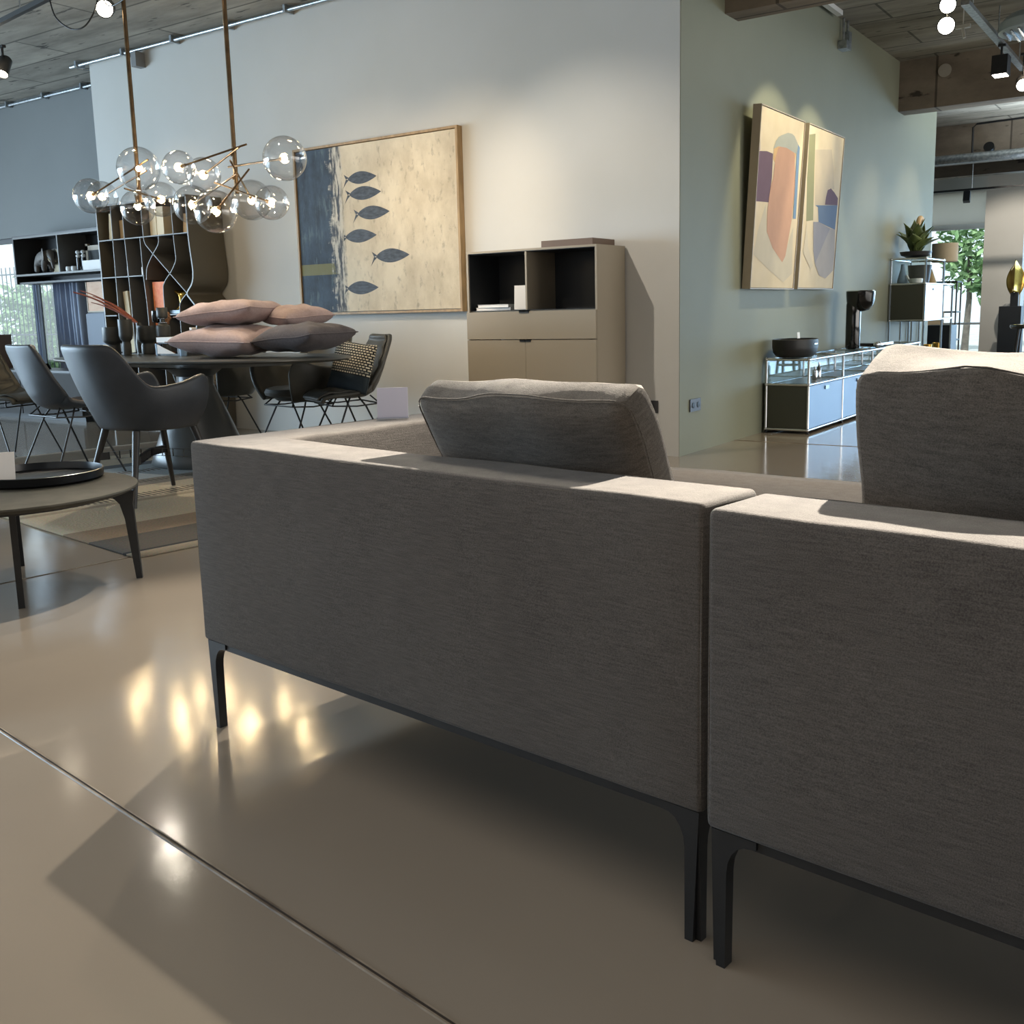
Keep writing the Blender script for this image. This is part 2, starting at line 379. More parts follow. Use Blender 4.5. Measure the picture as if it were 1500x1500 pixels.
def fish_canvas_mat(w, h):
    """weathered cream paint, ragged dark blue field at the left with an olive streak; local x 0..w, z 0..h"""
    m = bpy.data.materials.new('weathered painted canvas'); t = nt(m); N = t.nodes; L = t.links; b = N['Principled BSDF']
    b.inputs['Roughness'].default_value = .7
    tc = N.new('ShaderNodeTexCoord'); sp = N.new('ShaderNodeSeparateXYZ'); L.new(tc.outputs['Object'], sp.inputs[0])
    def noise_(scale, st=(1, 1, 1), det=8, rough=.65):
        mp = N.new('ShaderNodeMapping'); mp.inputs['Scale'].default_value = st; L.new(tc.outputs['Object'], mp.inputs[0])
        n = N.new('ShaderNodeTexNoise'); n.inputs['Scale'].default_value = scale; n.inputs['Detail'].default_value = det; n.inputs['Roughness'].default_value = rough
        L.new(mp.outputs[0], n.inputs['Vector']); return n.outputs['Fac']
    def ramp(fac, *st):
        r = N.new('ShaderNodeValToRGB'); el = r.color_ramp.elements
        el[0].position, el[0].color = st[0]; el[1].position, el[1].color = st[1]
        for p, c in st[2:]:
            e = el.new(p); e.color = c
        L.new(fac, r.inputs['Fac']); return r.outputs['Color']
    def math_(op, a, c, k=None):
        q = N.new('ShaderNodeMath'); q.operation = op
        for i, v in enumerate((a, c, k)):
            if v is None: continue
            if isinstance(v, (int, float)): q.inputs[i].default_value = v
            else: L.new(v, q.inputs[i])
        return q.outputs[0]
    def mix(f, a, c):
        x = N.new('ShaderNodeMix'); x.data_type = 'RGBA'
        for i, v in ((0, f), (6, a), (7, c)):
            if isinstance(v, (int, float, tuple)): x.inputs[i].default_value = v
            else: L.new(v, x.inputs[i])
        return x.outputs[2]
    W = (1, 1, 1, 1); K = (0, 0, 0, 1)
    cream = ramp(noise_(3.2, (1, 1, .6)), (.35, rgb(186, 172, 147)), (.6, rgb(216, 204, 180)))
    grey = ramp(noise_(9, (2, 1, 1)), (.56, K), (.66, W))
    cream = mix(math_('MULTIPLY', grey, .6), cream, rgb(140, 130, 112))
    pits = ramp(noise_(26, (1, 1, 1.4), 4), (.68, K), (.72, W))
    cream = mix(math_('MULTIPLY', pits, .7), cream, rgb(80, 74, 66))
    blue = ramp(noise_(4, (2, 1, 1)), (.35, rgb(34, 42, 54)), (.65, rgb(62, 78, 94)))
    teal = mix(ramp(noise_(6, (3, 1, .7)), (.55, K), (.7, W)), blue, rgb(92, 108, 112))
    zz = sp.outputs['Z']
    st = math_('MULTIPLY', math_('LESS_THAN', math_('ABSOLUTE', math_('SUBTRACT', zz, .355), None), .045), 1.0)
    teal = mix(math_('MULTIPLY', st, .7), teal, rgb(134, 128, 74))
    xn = math_('ADD', math_('MULTIPLY_ADD', noise_(7, (1, 1, 2.2)), .34, -.17), sp.outputs['X'])
    ink = math_('MULTIPLY_ADD', noise_(18, (3, 1, .6), 5), .5, -.25)
    edge = math_('ADD', xn, math_('MULTIPLY', ink, .35))
    f1 = N.new('ShaderNodeMapRange'); f1.inputs['From Min'].default_value = .37; f1.inputs['From Max'].default_value = .42; L.new(edge, f1.inputs['Value'])
    # ragged transition strip
    strip = ramp(noise_(14, (2.4, 1, .35), 6), (.45, rgb(66, 70, 76)), (.55, rgb(196, 190, 176)))
    c = mix(f1.outputs[0], teal, strip)
    f2 = N.new('ShaderNodeMapRange'); f2.inputs['From Min'].default_value = .49; f2.inputs['From Max'].default_value = .53; 
    xn2 = math_('ADD', math_('MULTIPLY_ADD', noise_(12, (1, 1, 1.2)), .1, -.05), sp.outputs['X'])
    L.new(xn2, f2.inputs['Value'])
    c = mix(f2.outputs[0], c, cream)
    L.new(c, b.inputs['Base Color'])
    bp = N.new('ShaderNodeBump'); bp.inputs['Strength'].default_value = .25; bp.inputs['Distance'].default_value = .005
    L.new(noise_(30, (1, 1, 1)), bp.inputs['Height']); L.new(bp.outputs[0], b.inputs['Normal'])
    return m

def pattern_cushion_mat():
    """cream ground with dark woven rows; local x,z of the cushion face"""
    m = bpy.data.materials.new('ethnic woven pattern'); t = nt(m); N = t.nodes; L = t.links; b = N['Principled BSDF']
    b.inputs['Roughness'].default_value = .9
    tc = N.new('ShaderNodeTexCoord'); sp = N.new('ShaderNodeSeparateXYZ'); L.new(tc.outputs['Object'], sp.inputs[0])
    br = N.new('ShaderNodeTexBrick'); br.inputs['Scale'].default_value = 17; br.inputs['Mortar Size'].default_value = .07; br.inputs['Brick Width'].default_value = .45; br.inputs['Row Height'].default_value = .3
    br.inputs['Color1'].default_value = rgb(232, 224, 204); br.inputs['Color2'].default_value = rgb(212, 204, 184); br.inputs['Mortar'].default_value = rgb(34, 36, 36)
    cb = N.new('ShaderNodeCombineXYZ'); L.new(sp.outputs['X'], cb.inputs[0]); L.new(sp.outputs['Z'], cb.inputs[1]); L.new(cb.outputs[0], br.inputs['Vector'])
    r = N.new('ShaderNodeValToRGB'); r.color_ramp.interpolation = 'CONSTANT'; el = r.color_ramp.elements
    mr = N.new('ShaderNodeMapRange'); mr.inputs['From Min'].default_value = -.18; mr.inputs['From Max'].default_value = .18; L.new(sp.outputs['Z'], mr.inputs['Value'])
    el[0].position = 0; el[0].color = (1, 1, 1, 1); el[1].position = .34; el[1].color = (0, 0, 0, 1)
    e = el.new(.40); e.color = (.5, .5, .5, 1); e = el.new(.46); e.color = (0, 0, 0, 1)
    L.new(mr.outputs[0], r.inputs['Fac'])
    x = N.new('ShaderNodeMix'); x.data_type = 'RGBA'; L.new(r.outputs['Color'], x.inputs[0]); L.new(br.outputs['Color'], x.inputs[6]); x.inputs[7].default_value = rgb(54, 64, 70)
    L.new(x.outputs[2], b.inputs['Base Color'])
    return m
# ================================================================== THE SETTING
YW, XG = 6.323, -2.977          # face of the white wall, face of the green wall
CEIL = 3.5
struct('floor', MB().box(-14.2, 8, -5, 7.07, -.1, 0).box(-8.6, 8, 7.07, 21.4, -.1, 0), M['floor'])
struct('ceiling', MB().box(-14.2, 8, -5, 7.07, CEIL, CEIL+.2).box(-8.6, 8, 7.07, 21.4, CEIL, CEIL+.2), M['concrete'])
struct('wall_white', MB().box(-9.225, XG, YW, YW+.16, 0, 3.494), M['white_wall'])
struct('wall_green', MB().box(XG-.16, XG+.004, YW+.004, 13.45, 0, 3.5), M['green_wall'])
# grey wall on the left behind the white one, open below for the window
Y2 = 6.87
g = MB(); g.box(-14, -8.6, Y2, Y2+.2, 2.005, 3.5); g.box(-10.50, -8.6, Y2, Y2+.2, 0, 2.005); g.box(-14, -10.50, Y2, Y2+.2, 0, .42)
struct('wall_left_grey', g, M['grey_wall'])
w = MB()
for x in (-13.9, -12.98, -11.52, -10.53): w.box(x-.035, x+.035, Y2+.03, Y2+.1, .42, 2.005)
w.box(-14, -10.5, Y2+.03, Y2+.1, .42, .48); w.box(-14, -10.5, Y2+.03, Y2+.1, 1.95, 2.005)
win = struct('window_1', w, M['window_frame'])
obj('window_pane', MB().box(-13.95, -10.5, Y2+.062, Y2+.068, .48, 1.95), M['pane'], win, False)
# shell of the rest of the showroom
struct('wall_outer_left', MB().box(-14.2, -14, -5, Y2+.2, 2.7, 3.5).box(-14.2, -14, -5, Y2+.2, 0, .15), M['grey_wall'])
struct('wall_rear', MB().box(-14.2, 8, -5.2, -5, 0, 3.5), M['grey_wall'])
struct('wall_right', MB().box(8, 8.2, -5, 21.4, 0, 3.5), M['white_wall'])
struct('wall_inner', MB().box(-8.6, -8.45, Y2, 21.4, 0, 3.5), M['white_wall'])
# far facade: lintel, window opening, white pier
f = MB(); f.box(-8.45, 8, 21, 21.3, 3.0, 3.5); f.box(-8.45, -5.6, 21, 21.3, 0, 3.0)
struct('wall_far', f, M['white_wall'])
struct('wall_far_pier', MB().box(-3.467, -2.843, 19.6, 20.0, 0, 3.11), M['white_wall'])
w = MB()
for x in (-5.6, -4.9, -3.62, -2.2, -.4, 1.4, 3.2, 5, 6.8): w.box(x-.035, x+.035, 21.05, 21.13, 0, 3.0)
w.box(-5.6, 8, 21.05, 21.13, 2.33, 2.43); w.box(-5.6, 8, 21.05, 21.13, .56, .60); w.box(-5.6, 8, 21.05, 21.13, 0, .05); w.box(-5.6, 8, 21.05, 21.13, 2.95, 3.0)
win = struct('window_2', w, M['white_plastic'])
obj('window_pane', MB().box(-5.6, 8, 21.085, 21.092, .05, 2.95), M['pane'], win, False)
obj('blind', MB().box(-5.6, -2.0, 20.97, 20.985, 2.42, 3.0), M['blind'], win, False, 'pale blue roller blind behind the upper light')
# concrete down-stand beams
struct('beam_1', MB().box(XG, 8, 7.03, 7.27, 2.995, 3.5), M['beam'])
struct('beam_2', MB().box(XG, 8, 11.68, 11.95, 2.995, 3.5), M['beam'])
struct('beam_3', MB().box(-8.4, 8, 16.3, 16.6, 2.98, 3.5), M['beam'])
struct('beam_4', MB().box(-8.4, 8, 19.2, 19.45, 3.1, 3.5), M['beam'])
# joints in the screed
def strip(x0, y0, x1, y1, w):
    d = Vector((x1-x0, y1-y0, 0)).normalized(); n = Vector((-d.y, d.x, 0))*w
    b = MB()
    pr = [(-1, .0), (-.75, .0022), (-.3, .0022), (-.25, .0004), (.25, .0004), (.3, .0022), (.75, .0022), (1, .0)]
    for i in range(len(pr)-1):
        b.mi = 1 if i in (2, 3, 4) else 0
        A = Vector((x0, y0, 0)); B = Vector((x1, y1, 0))
        b.face([A+n*pr[i][0]+Vector((0,0,pr[i][1]+.0003)), B+n*pr[i][0]+Vector((0,0,pr[i][1]+.0003)), B+n*pr[i+1][0]+Vector((0,0,pr[i+1][1]+.0003)), A+n*pr[i+1][0]+Vector((0,0,pr[i+1][1]+.0003))])
    return b
M['joint'] = mat('worn joint edge', rgb(150, 138, 122), .3, col2=rgb(96, 84, 72), nscale=9)
M['joint_dark'] = mat('joint filler', rgb(58, 48, 40), .6)
struct('trim_1', strip(-8.0, 2.08, 4, .30, .0075), [M['joint'], M['joint_dark']])
struct('trim_2', strip(-3.946, 1.35, -3.665, 3.6, .004), [M['joint'], M['joint']])
struct('trim_3', strip(-2.977, 7.3, 6, 7.3, .004), [M['joint'], M['joint']])
# conduit along the wall heads with saddles
t = MB(); t.tube([(-9.42, 6.25, 3.455), (-2.99, 6.25, 3.455)], .016)
x = -9.3
while x < -3: t.box(x-.012, x+.012, 6.22, 6.32, 3.435, 3.493); x += .72
struct('trim_4', t, M['steel'], True)
t = MB(); t.tube([(-13.9, 6.82, 3.455), (-9.3, 6.82, 3.455)], .016)
x = -13.7
while x < -9.3: t.box(x-.012, x+.012, 6.79, 6.87, 3.435, 3.493); x += .72
struct('trim_5', t, M['steel'], True)
t = MB(); t.tube([(-9.36, 6.28, 3.44), (-9.25, 6.45, 3.44)], .012)
struct('trim_6', t, M['steel'], True)

# outdoors
struct('ground_outside', MB().box(-40, -8.65, 7.1, 21, -.25, -.15).box(-40, 40, 21.4, 60, -.25, -.15), M['paving'])

def leaf_cloud(mb, c, rad, n, size, rnd):
    for _ in range(n):
        while True:
            p = Vector((rnd.uniform(-1, 1), rnd.uniform(-1, 1), rnd.uniform(-1, 1)))
            if p.length < 1: break
        p = p*(.55+.45*rnd.random())/max(p.length, .3)*p.length**.4 if p.length > .01 else p
        q = Vector((c[0]+p.x*rad[0], c[1]+p.y*rad[1], c[2]+p.z*rad[2]))
        d = Vector((rnd.uniform(-1, 1), rnd.uniform(-1, 1), rnd.uniform(-.6, .8))).normalized()
        e = d.cross(Vector((rnd.uniform(-1, 1), rnd.uniform(-1, 1), rnd.uniform(-1, 1)))).normalized()
        s = size*rnd.uniform(.6, 1.3)
        mb.face([q-d*s, q+e*s*.42, q+d*s, q-e*s*.42])
def shrub(name, label, cat, loc, clouds, trunk, seed, size, group=None):
    rnd = random.Random(seed); t = thing(name, label, cat, loc, 0, group)
    b = MB()
    for c, r, n in clouds: leaf_cloud(b, c, r, n, size, rnd)
    obj('foliage', b, M['tree_leaf'], t, False, fixn=False)
    s = MB()
    for pts, r0, r1 in trunk: s.tube(pts, r0, 7, r1=r1)
    obj('trunk', s, M['bark'], t)
    return t
for i, (x, y, lab) in enumerate(((-16.2, 9.4, 'leafy garden shrub outside the left window, at the picture edge'), (-14.75, 9.0, 'leafy garden shrub outside, seen below the left end of the wall shelf'),
                                 (-19.2, 11.6, 'bushy green shrub farther outside, left of the wall shelf'), (-17.6, 11.2, 'bushy green shrub farther outside, below the elephant figurine'))):
    shrub('garden_shrub', lab, 'shrub', (x, y, -.15), [((0, 0, 1.0), (.62, .5, .95), 1000)], [([(0, 0, 0), (.05, 0, .9)], .03, .015), ([(0, 0, .1), (-.2, .1, 1.1)], .02, .01)], 20+i, .075, 'shrubs outside the left window')
t = thing('garden_fence', 'thin dark bar fence outside the left window', 'fence', (-12.6, 8.2, -.15))
b = MB(); [b.tube([(i*.11, 0, 0), (i*.11, 0, 1.95)], .009, 6) for i in range(-22, 22)]
obj('fence_bars', b, M['window_frame'], t)
b = MB(); [b.tube([(-2.45, 0, z), (2.4, 0, z)], .012, 6) for z in (.15, 1.0, 1.85)]
obj('fence_rail', b, M['window_frame'], t)
shrub('street_tree', 'green leafy tree seen through the far window, right of the beige lampshade', 'tree', (-4.9, 26, -.15),
      [((0, 0, 2.5), (.75, .8, 1.3), 900), ((.6, .2, 1.5), (.5, .6, .7), 350), ((-.5, 0, 3.4), (.7, .6, .8), 350)], [([(0, 0, 0), (.05, 0, 1.2), (0, 0, 2.6)], .09, .04)], 5, .13)
shrub('street_tree', 'taller green tree seen through the far window, beside the white pier', 'tree', (-4.2, 29, -.15),
      [((0, 0, 2.7), (.8, .8, 1.5), 700), ((.4, .2, 1.1), (.6, .6, .6), 250)], [([(0, 0, 0), (.05, 0, 1.2), (0, 0, 2.8)], .1, .04)], 6, .15)
# ================================================================== SOFA
RS = radians(-7.5)
SO = Vector((-2.0, 1.575, 0))
US = Vector((cos(RS), sin(RS), 0)); VS = Vector((-sin(RS), cos(RS), 0))
def sofa_pt(u, v, z=0): p = SO + US*u + VS*v; return (p.x, p.y, z)

def arc(cx, cz, r, a0, a1, n=6): return [(cx+r*cos(radians(a0+(a1-a0)*i/n)), cz+r*sin(radians(a0+(a1-a0)*i/n))) for i in range(n+1)]
def blade_leg(sx, sy, th=.022, h=.225, w=.022, foot=.015):
    """tapered cast leg with curved shoulders running into the frame; sx, sy point inward"""
    prof = [(0, h), (.010, 0), (.010+foot, 0), (w+.004, h*.70)] + [(w+.004+.035*(1-cos(radians(a))), h*.70+(h*.235)*sin(radians(a))) for a in (20, 40, 60, 80)] + [(.075, h*.945), (.075, h)]
    b = MB(); b.prism([(sx*x, z) for x, z in prof], 0, sy*th, 'y')
    b.prism([(sy*x, z) for x, z in prof], 0, sx*th*.8, 'x')
    return b.bevel(.0025, 2)

def cushion_mesh(w, h, t, seed, soft=.03, wr=.012):
    """boxed cushion: x across, z up from 0, y through; lightly wrinkled"""
    b = MB(); b.box(-w/2, w/2, -t/2, t/2, 0, h); b.bevel(min(.045, t*.45), 5); 
    bmesh.ops.subdivide_edges(b.bm, edges=[e for e in b.bm.edges if e.calc_length() > .1], cuts=13, use_grid_fill=True)
    for vtx in b.bm.verts:
        x, y, z = vtx.co
        fx, fz = min(1, abs(x)/(w/2)), min(1, abs(z-h/2)/(h/2))
        k = (1-fx**3)*(1-fz**3)
        vtx.co.y += (1 if y > 0 else -1)*soft*k*min(1, abs(y)/(t*.3))
        n = noise.noise(Vector((x*6+seed*3, y*6, z*7)))
        n2 = noise.noise(Vector((x*14+seed, y*9, z*15)))
        top = max(0, (z-h*.7)/(h*.3))
        vtx.co.z += wr*n*(.4+1.4*top) + wr*.35*n2
        vtx.co.y += wr*.9*noise.noise(Vector((x*5, z*6, seed+9)))
        vtx.co.x += wr*.8*noise.noise(Vector((z*6, y*5, seed+4)))*fx
    return b
def piping_loop(w, h, y, seed, r=.0017, wr=.012):
    pts = []
    R_ = .035
    cs = [(w/2-R_, h-R_, 0), (-w/2+R_, h-R_, 90), (-w/2+R_, R_, 180), (w/2-R_, R_, 270)]
    raw = []
    for cx, cz, a0 in cs:
        raw += [(cx+R_*cos(radians(a0+18*i)), cz+R_*sin(radians(a0+18*i))) for i in range(6)]
    full = []
    for i in range(len(raw)):
        a, c = raw[i], raw[(i+1) % len(raw)]; n = max(1, int(math.dist(a, c)/.03))
        full += [(a[0]+(c[0]-a[0])*k/n, a[1]+(c[1]-a[1])*k/n) for k in range(n)]
    for x, z in full:
        n_ = noise.noise(Vector((x*6+seed*3, y*6, z*7))); n2 = noise.noise(Vector((x*14+seed, y*9, z*15)))
        top = max(0, (z-h*.7)/(h*.3)); fx = min(1, abs(x)/(w/2))
        pts.append((x+wr*.8*noise.noise(Vector((z*6, y*5, seed+4)))*fx, y+wr*.9*noise.noise(Vector((x*5, z*6, seed+9))), z+wr*n_*(.4+1.4*top)+wr*.35*n2))
    b = MB(); b.tube(pts, r, 6, closed=True); return b

def sofa_module(label, u0, v0, wid, arm_left, dep=.98):
    t = thing('sofa', label, 'sofa', sofa_pt(u0, v0), RS, 'grey sofa modules')
    T_ = .165; zb, zt = .225, .716
    if arm_left: poly = [(0, 0), (wid, 0), (wid, T_), (.172, T_), (.172, dep), (0, dep)]
    else: poly = [(0, 0), (wid, 0), (wid, dep), (wid-.172, dep), (wid-.172, T_), (0, T_)]
    b = MB(); b.prism(poly, zb, zt, 'z')
    bmesh.ops.subdivide_edges(b.bm, edges=[e for e in b.bm.edges if e.calc_length() > .3], cuts=9, use_grid_fill=True)
    b.bevel(.011, 4, 50)
    for v in b.bm.verts:   # soft upholstery
        v.co.z += .004*noise.noise(v.co*5) if v.co.z > .6 else 0
        k = noise.noise(Vector((v.co.x*3, v.co.y*3, v.co.z*3+u0)))
        if v.co.y < .05: v.co.y += .004*k
    obj('back_and_arm', b, M['sofa'], t)
    # welt seams along the rear top edge and down the rear corners
    s = MB()
    s.tube([(.010+(wid-.020)*i/20, .0035+.002*noise.noise(Vector((i*.3, u0, 0))), zt-.007+.0015*noise.noise(Vector((i*.4, 3, u0)))) for i in range(21)], .0018, 6)
    for x in (.004, wid-.004): s.tube([(x, .004, zb+.02), (x, .003, .45), (x, .004, zt-.012)], .0016, 6)
    obj('welt', s, M['sofa2'], t)
    x0, x1 = (.174, wid-.003) if arm_left else (.003, wid-.174)
    c = MB(); c.box(x0, x1, T_+.003, dep+.01, .235, .42); c.bevel(.03, 4)
    obj('seat_cushion', c, M['sofa'], t)
    fr = MB()
    for q in ((0.012, wid-.012, .010, .04), (.012, wid-.012, dep-.04, dep-.01), (.012, .042, .04, dep-.04), (wid-.042, wid-.012, .04, dep-.04)): fr.box(q[0], q[1], q[2], q[3], .209, .226)
    fr.bevel(.003, 2)
    obj('base_frame', fr, M['black_metal'], t)
    u_ = MB(); u_.box(.045, wid-.045, .045, dep-.045, .211, .236); obj('underside', u_, M['black'], t, False)
    for x, sx in ((.008, 1), (wid-.008, -1)):
        for y, sy in ((.006, 1), (dep-.006, -1)):
            l = blade_leg(sx, sy); l.xform(Matrix.Translation((x, y, 0))); obj('leg', l, M['black_metal'], t)
    return t
sL = sofa_module('grey brown woven sofa section with left armrest, in front of the taupe cabinet', 0, -.024, 1.412, True)
sR = sofa_module('grey brown woven sofa section nearest the camera at the right edge', 1.434, -.05, 1.50, False)
lb = MB(); lb.box(-.0105, -.0015, .085, .088, .255, .29); lb.box(-.011, -.009, .07, .09, .255, .29)
obj('fabric_tag', lb, M['dark_plastic'], sL, False)

def sofa_cushion(label, u, v, z, w, h, t, lean, yaw, seed, roll=0.0):
    b = cushion_mesh(w, h, t, seed)
    o = obj('back_cushion', b, M['sofa2'], angle=60); mod_sub(o, 1)
    o.location = sofa_pt(u, v, z); o.rotation_euler = (Matrix.Rotation(RS+yaw, 3, 'Z') @ Matrix.Rotation(lean, 3, 'X') @ Matrix.Rotation(roll, 3, 'Y')).to_euler()
    tag(o, label, 'cushion', 'sofa back cushions')
    for y in (-t/2+.012,): obj('piping', piping_loop(w, h, y, seed), M['sofa2'], o)
    return o
sofa_cushion('grey woven boxed cushion leaning on the sofa section with the left armrest', .88, .425, .445, .545, .485, .085, radians(32), radians(0), 2)
sofa_cushion('grey woven cushion standing upright at the right edge of the picture', 1.822, .43, .455, .66, .465, .13, radians(15), radians(1.5), 5, radians(3))

# price card on the armrest
def card_stand(name, label, loc, rz, w, h, mats, lean=.2, group=None):
    t = thing(name, label, 'price card', loc, rz, group)
    b = MB(); b.prism([(0, .0), (.003, .0), (.003+sin(lean)*h, cos(lean)*h), (sin(lean)*h, cos(lean)*h)], -w/2, w/2, 'x')
    obj('card', b, mats, t, False)
    f = MB(); f.prism([(-.002, .0), (w*.5, .0), (w*.5, .003), (-.002, .003)], -w/2-.002, w/2+.002, 'x')
    obj('foot', f, M['acrylic'], t, False)
    return t
card_stand('price_card', 'blank pale lilac card standing on the sofa armrest', (-1.865, 2.13, .719), radians(36), .085, .085, M['lilac'])

# grey rug in front of the sofa
b = MB(); rnd = random.Random(3)
def rugf(a, c):
    x = -2.3+4.6*a; y = 0+2.7*c
    y += .02*sin(x*3.1)*c+.012*sin(x*7.3+1)*c
    return (x, y, .012)
b.grid(rugf, 60, 24)
o = obj('area_rug', b, M['grey_rug']); mod_solid(o, .012, -1); o.location = (-.95, 3.02, .001); o.rotation_euler = (0, 0, radians(-2.5)); tag(o, 'thin taupe area rug on the floor in front of the sofa', 'rug')

M['tray_black'] = mat('satin black lacquer', rgb(14, 16, 20), .28)
# ================================================================== SIDE TABLE with tray
st = thing('side_table', 'round low side table with green grey top and tapered black legs', 'table', (-3.77, 2.08, 0), radians(11))
b = MB(); b.lathe([(0, .352), (.435, .352), (.455, .360), (.462, .368), (.460, .374), (.452, .376), (0, .376)], n=72); obj('tabletop', b, M['grey_table'], st)
b = MB(); b.tube([(.37*cos(2*pi*i/48), .37*sin(2*pi*i/48), .344) for i in range(48)], .009, 8, closed=True); b.box(-.36, .36, -.012, .012, .336, .352); b.box(-.012, .012, -.36, .36, .336, .352); obj('base_ring', b, M['black_metal'], st)
rot = Matrix.Rotation(radians(-11), 3, 'Z')
for px_, py_ in ((.31, -.175), (.316, .306), (-.30, .18), (-.32, -.30)):
    p = rot @ Vector((px_, py_, 0)); a = math.atan2(p.y, p.x); r = p.length
    prof = [(r+.012, .35), (r+.004, .30), (r+.016, 0), (r-.006, 0), (r-.030, .24), (r-.045, .30), (r-.07, .328), (r-.12, .338), (r-.12, .35)]
    l = MB(); l.prism(prof, -.011, .011, 'y'); l.bevel(.003, 2); l.xform(Matrix.Rotation(a, 4, 'Z')); obj('leg', l, M['black_metal'], st)
b = MB(); b.lathe([(0, 0), (.235, 0), (.246, .008), (.249, .038), (.243, .040), (.239, .012), (.229, .008), (0, .008)], n=72)
o = obj('serving_tray', b, M['tray_black']); o.location = (-3.90, 2.275, .377); tag(o, 'round black tray on the low side table', 'tray')
card_stand('price_card', 'white folded price card standing in the round black tray', (-3.865, 2.115, .386), radians(55), .075, .13, M['paper'], .42)

# ================================================================== DINING AREA
b = MB(); RW, RL = 3.9, 2.75
b.grid(lambda a, c: (-RW*a, RL*c, .008), 40, 30)
rg = obj('striped_rug', b, rug_mat(RW)); mod_solid(rg, .008, -1); rg.location = (-3.736, 2.578, .001); rg.rotation_euler = (0, 0, radians(-9.0))
tag(rg, 'large striped woven rug under the dining table', 'rug')
TC = Vector((-5.82, 4.6, 0))
dt = thing('dining_table', 'large dark oval dining table on a tapered pedestal', 'table', (TC.x, TC.y, .009), 0)
b = MB(); b.lathe([(0, .665), (.30, .67), (.62, .690), (.93, .715), (.99, .724), (1.0, .732), (.995, .740), (.985, .742), (0, .742)], n=96, sx=1.36, sy=.62); obj('tabletop', b, M['table_top'], dt)
b = MB(); b.lathe([(.33, 0), (.335, .012), (.31, .09), (.25, .25), (.18, .42), (.125, .55), (.125, .61), (.19, .66), (.30, .672)], n=64, sx=1.1, sy=.92); obj('pedestal', b, M['table_top'], dt)
TZ = .752

# --- tub armchair on wooden legs
def smooth(a, b_, x): x = min(1, max(0, (x-a)/(b_-a))); return x*x*(3-2*x)
def tub_shell(zb, h_back, h_arm, a, bk, phimax=134, front=.02, lean=.09):
    NP, NT = 44, 12
    mb = MB()
    def f(p, q):
        ph = radians(-phimax+2*phimax*p); d = abs(math.degrees(ph))
        h = h_back + (h_arm-h_back)*smooth(40, 72, d) + .055*smooth(76, phimax-12, d) - .09*smooth(phimax-9, phimax, d)
        s = .74+.26*(1-(1-q)**2.4)
        c, si = cos(ph), sin(ph)
        ex = .78
        X = a*math.copysign(abs(si)**ex, si); Y = -bk*math.copysign(abs(c)**ex, c)
        if c < 0: Y += front*0
        z = zb+(h-zb)*q**.95
        back = max(0, c)
        return (X*s, Y*s - lean*back*max(0, (z-zb)/.42)**1.3, z)
    mb.grid(f, NP, NT)
    return mb
def tub_chair(label, loc, rz, mats, wood=True, group=None):
    t = thing('dining_armchair', label, 'chair', loc, rz, group)
    zb = .40
    mb = tub_shell(zb, .87, .64, .325, .30)
    o = obj('shell', mb, mats[0], t, angle=80); mod_solid(o, .038, 0); mod_sub(o, 1)
    # underside bowl and seat
    b = MB(); b.lathe([(0, .392), (.10, .392), (.15, .397), (.17, .41), (.18, .44), (.17, .455), (0, .46)], n=40, sx=1.0, sy=.98); obj('underside', b, mats[0], t)
    b = MB(); b.lathe([(0, .425), (.19, .425), (.225, .44), (.232, .46), (.22, .485), (.17, .498), (0, .50)], c=(0, .01, 0), n=48, sx=1.0, sy=1.0); obj('seat_cushion', b, mats[1], t)
    if wood:
        for sx in (-1, 1):
            for sy in (-1, 1):
                l = MB()
                top = Vector((sx*.17, sy*.17, .40)); bot = Vector((sx*.27, sy*.27, 0))
                n = 14; pts = [top+(bot-top)*i/8 for i in range(9)]
                l.tube(pts, .021, 12, r1=.0125); obj('leg', l, mats[2], t)
        b = MB()
        for sx, sy in ((1, 1), (1, -1)):
            pts = [(sx*.21*(-1+2*i/10), sy*.21*(-1+2*i/10), .235+.02*(1-abs(-1+2*i/10))) for i in range(11)]
            d = Vector((sx, sy, 0)).normalized(); nn = Vector((-d.y, d.x, 0))*.011
            for i in range(10):
                P, Q = Vector(pts[i]), Vector(pts[i+1]); up = Vector((0, 0, .021))
                c8 = [P-nn-up, P+nn-up, Q+nn-up, Q-nn-up, P-nn+up, P+nn+up, Q+nn+up, Q-nn+up]
                for fidx in ((0,3,2,1), (4,5,6,7), (0,1,5,4), (2,3,7,6)) + (((3,0,4,7),) if i == 0 else ()) + (((1,2,6,5),) if i == 9 else ()): b.face([c8[k] for k in fidx])
        bmesh.ops.remove_doubles(b.bm, verts=b.bm.verts[:], dist=.0005)
        obj('stretcher', b, mats[2], t)
    else: wire_base(t, mats[2], .40)
    return t
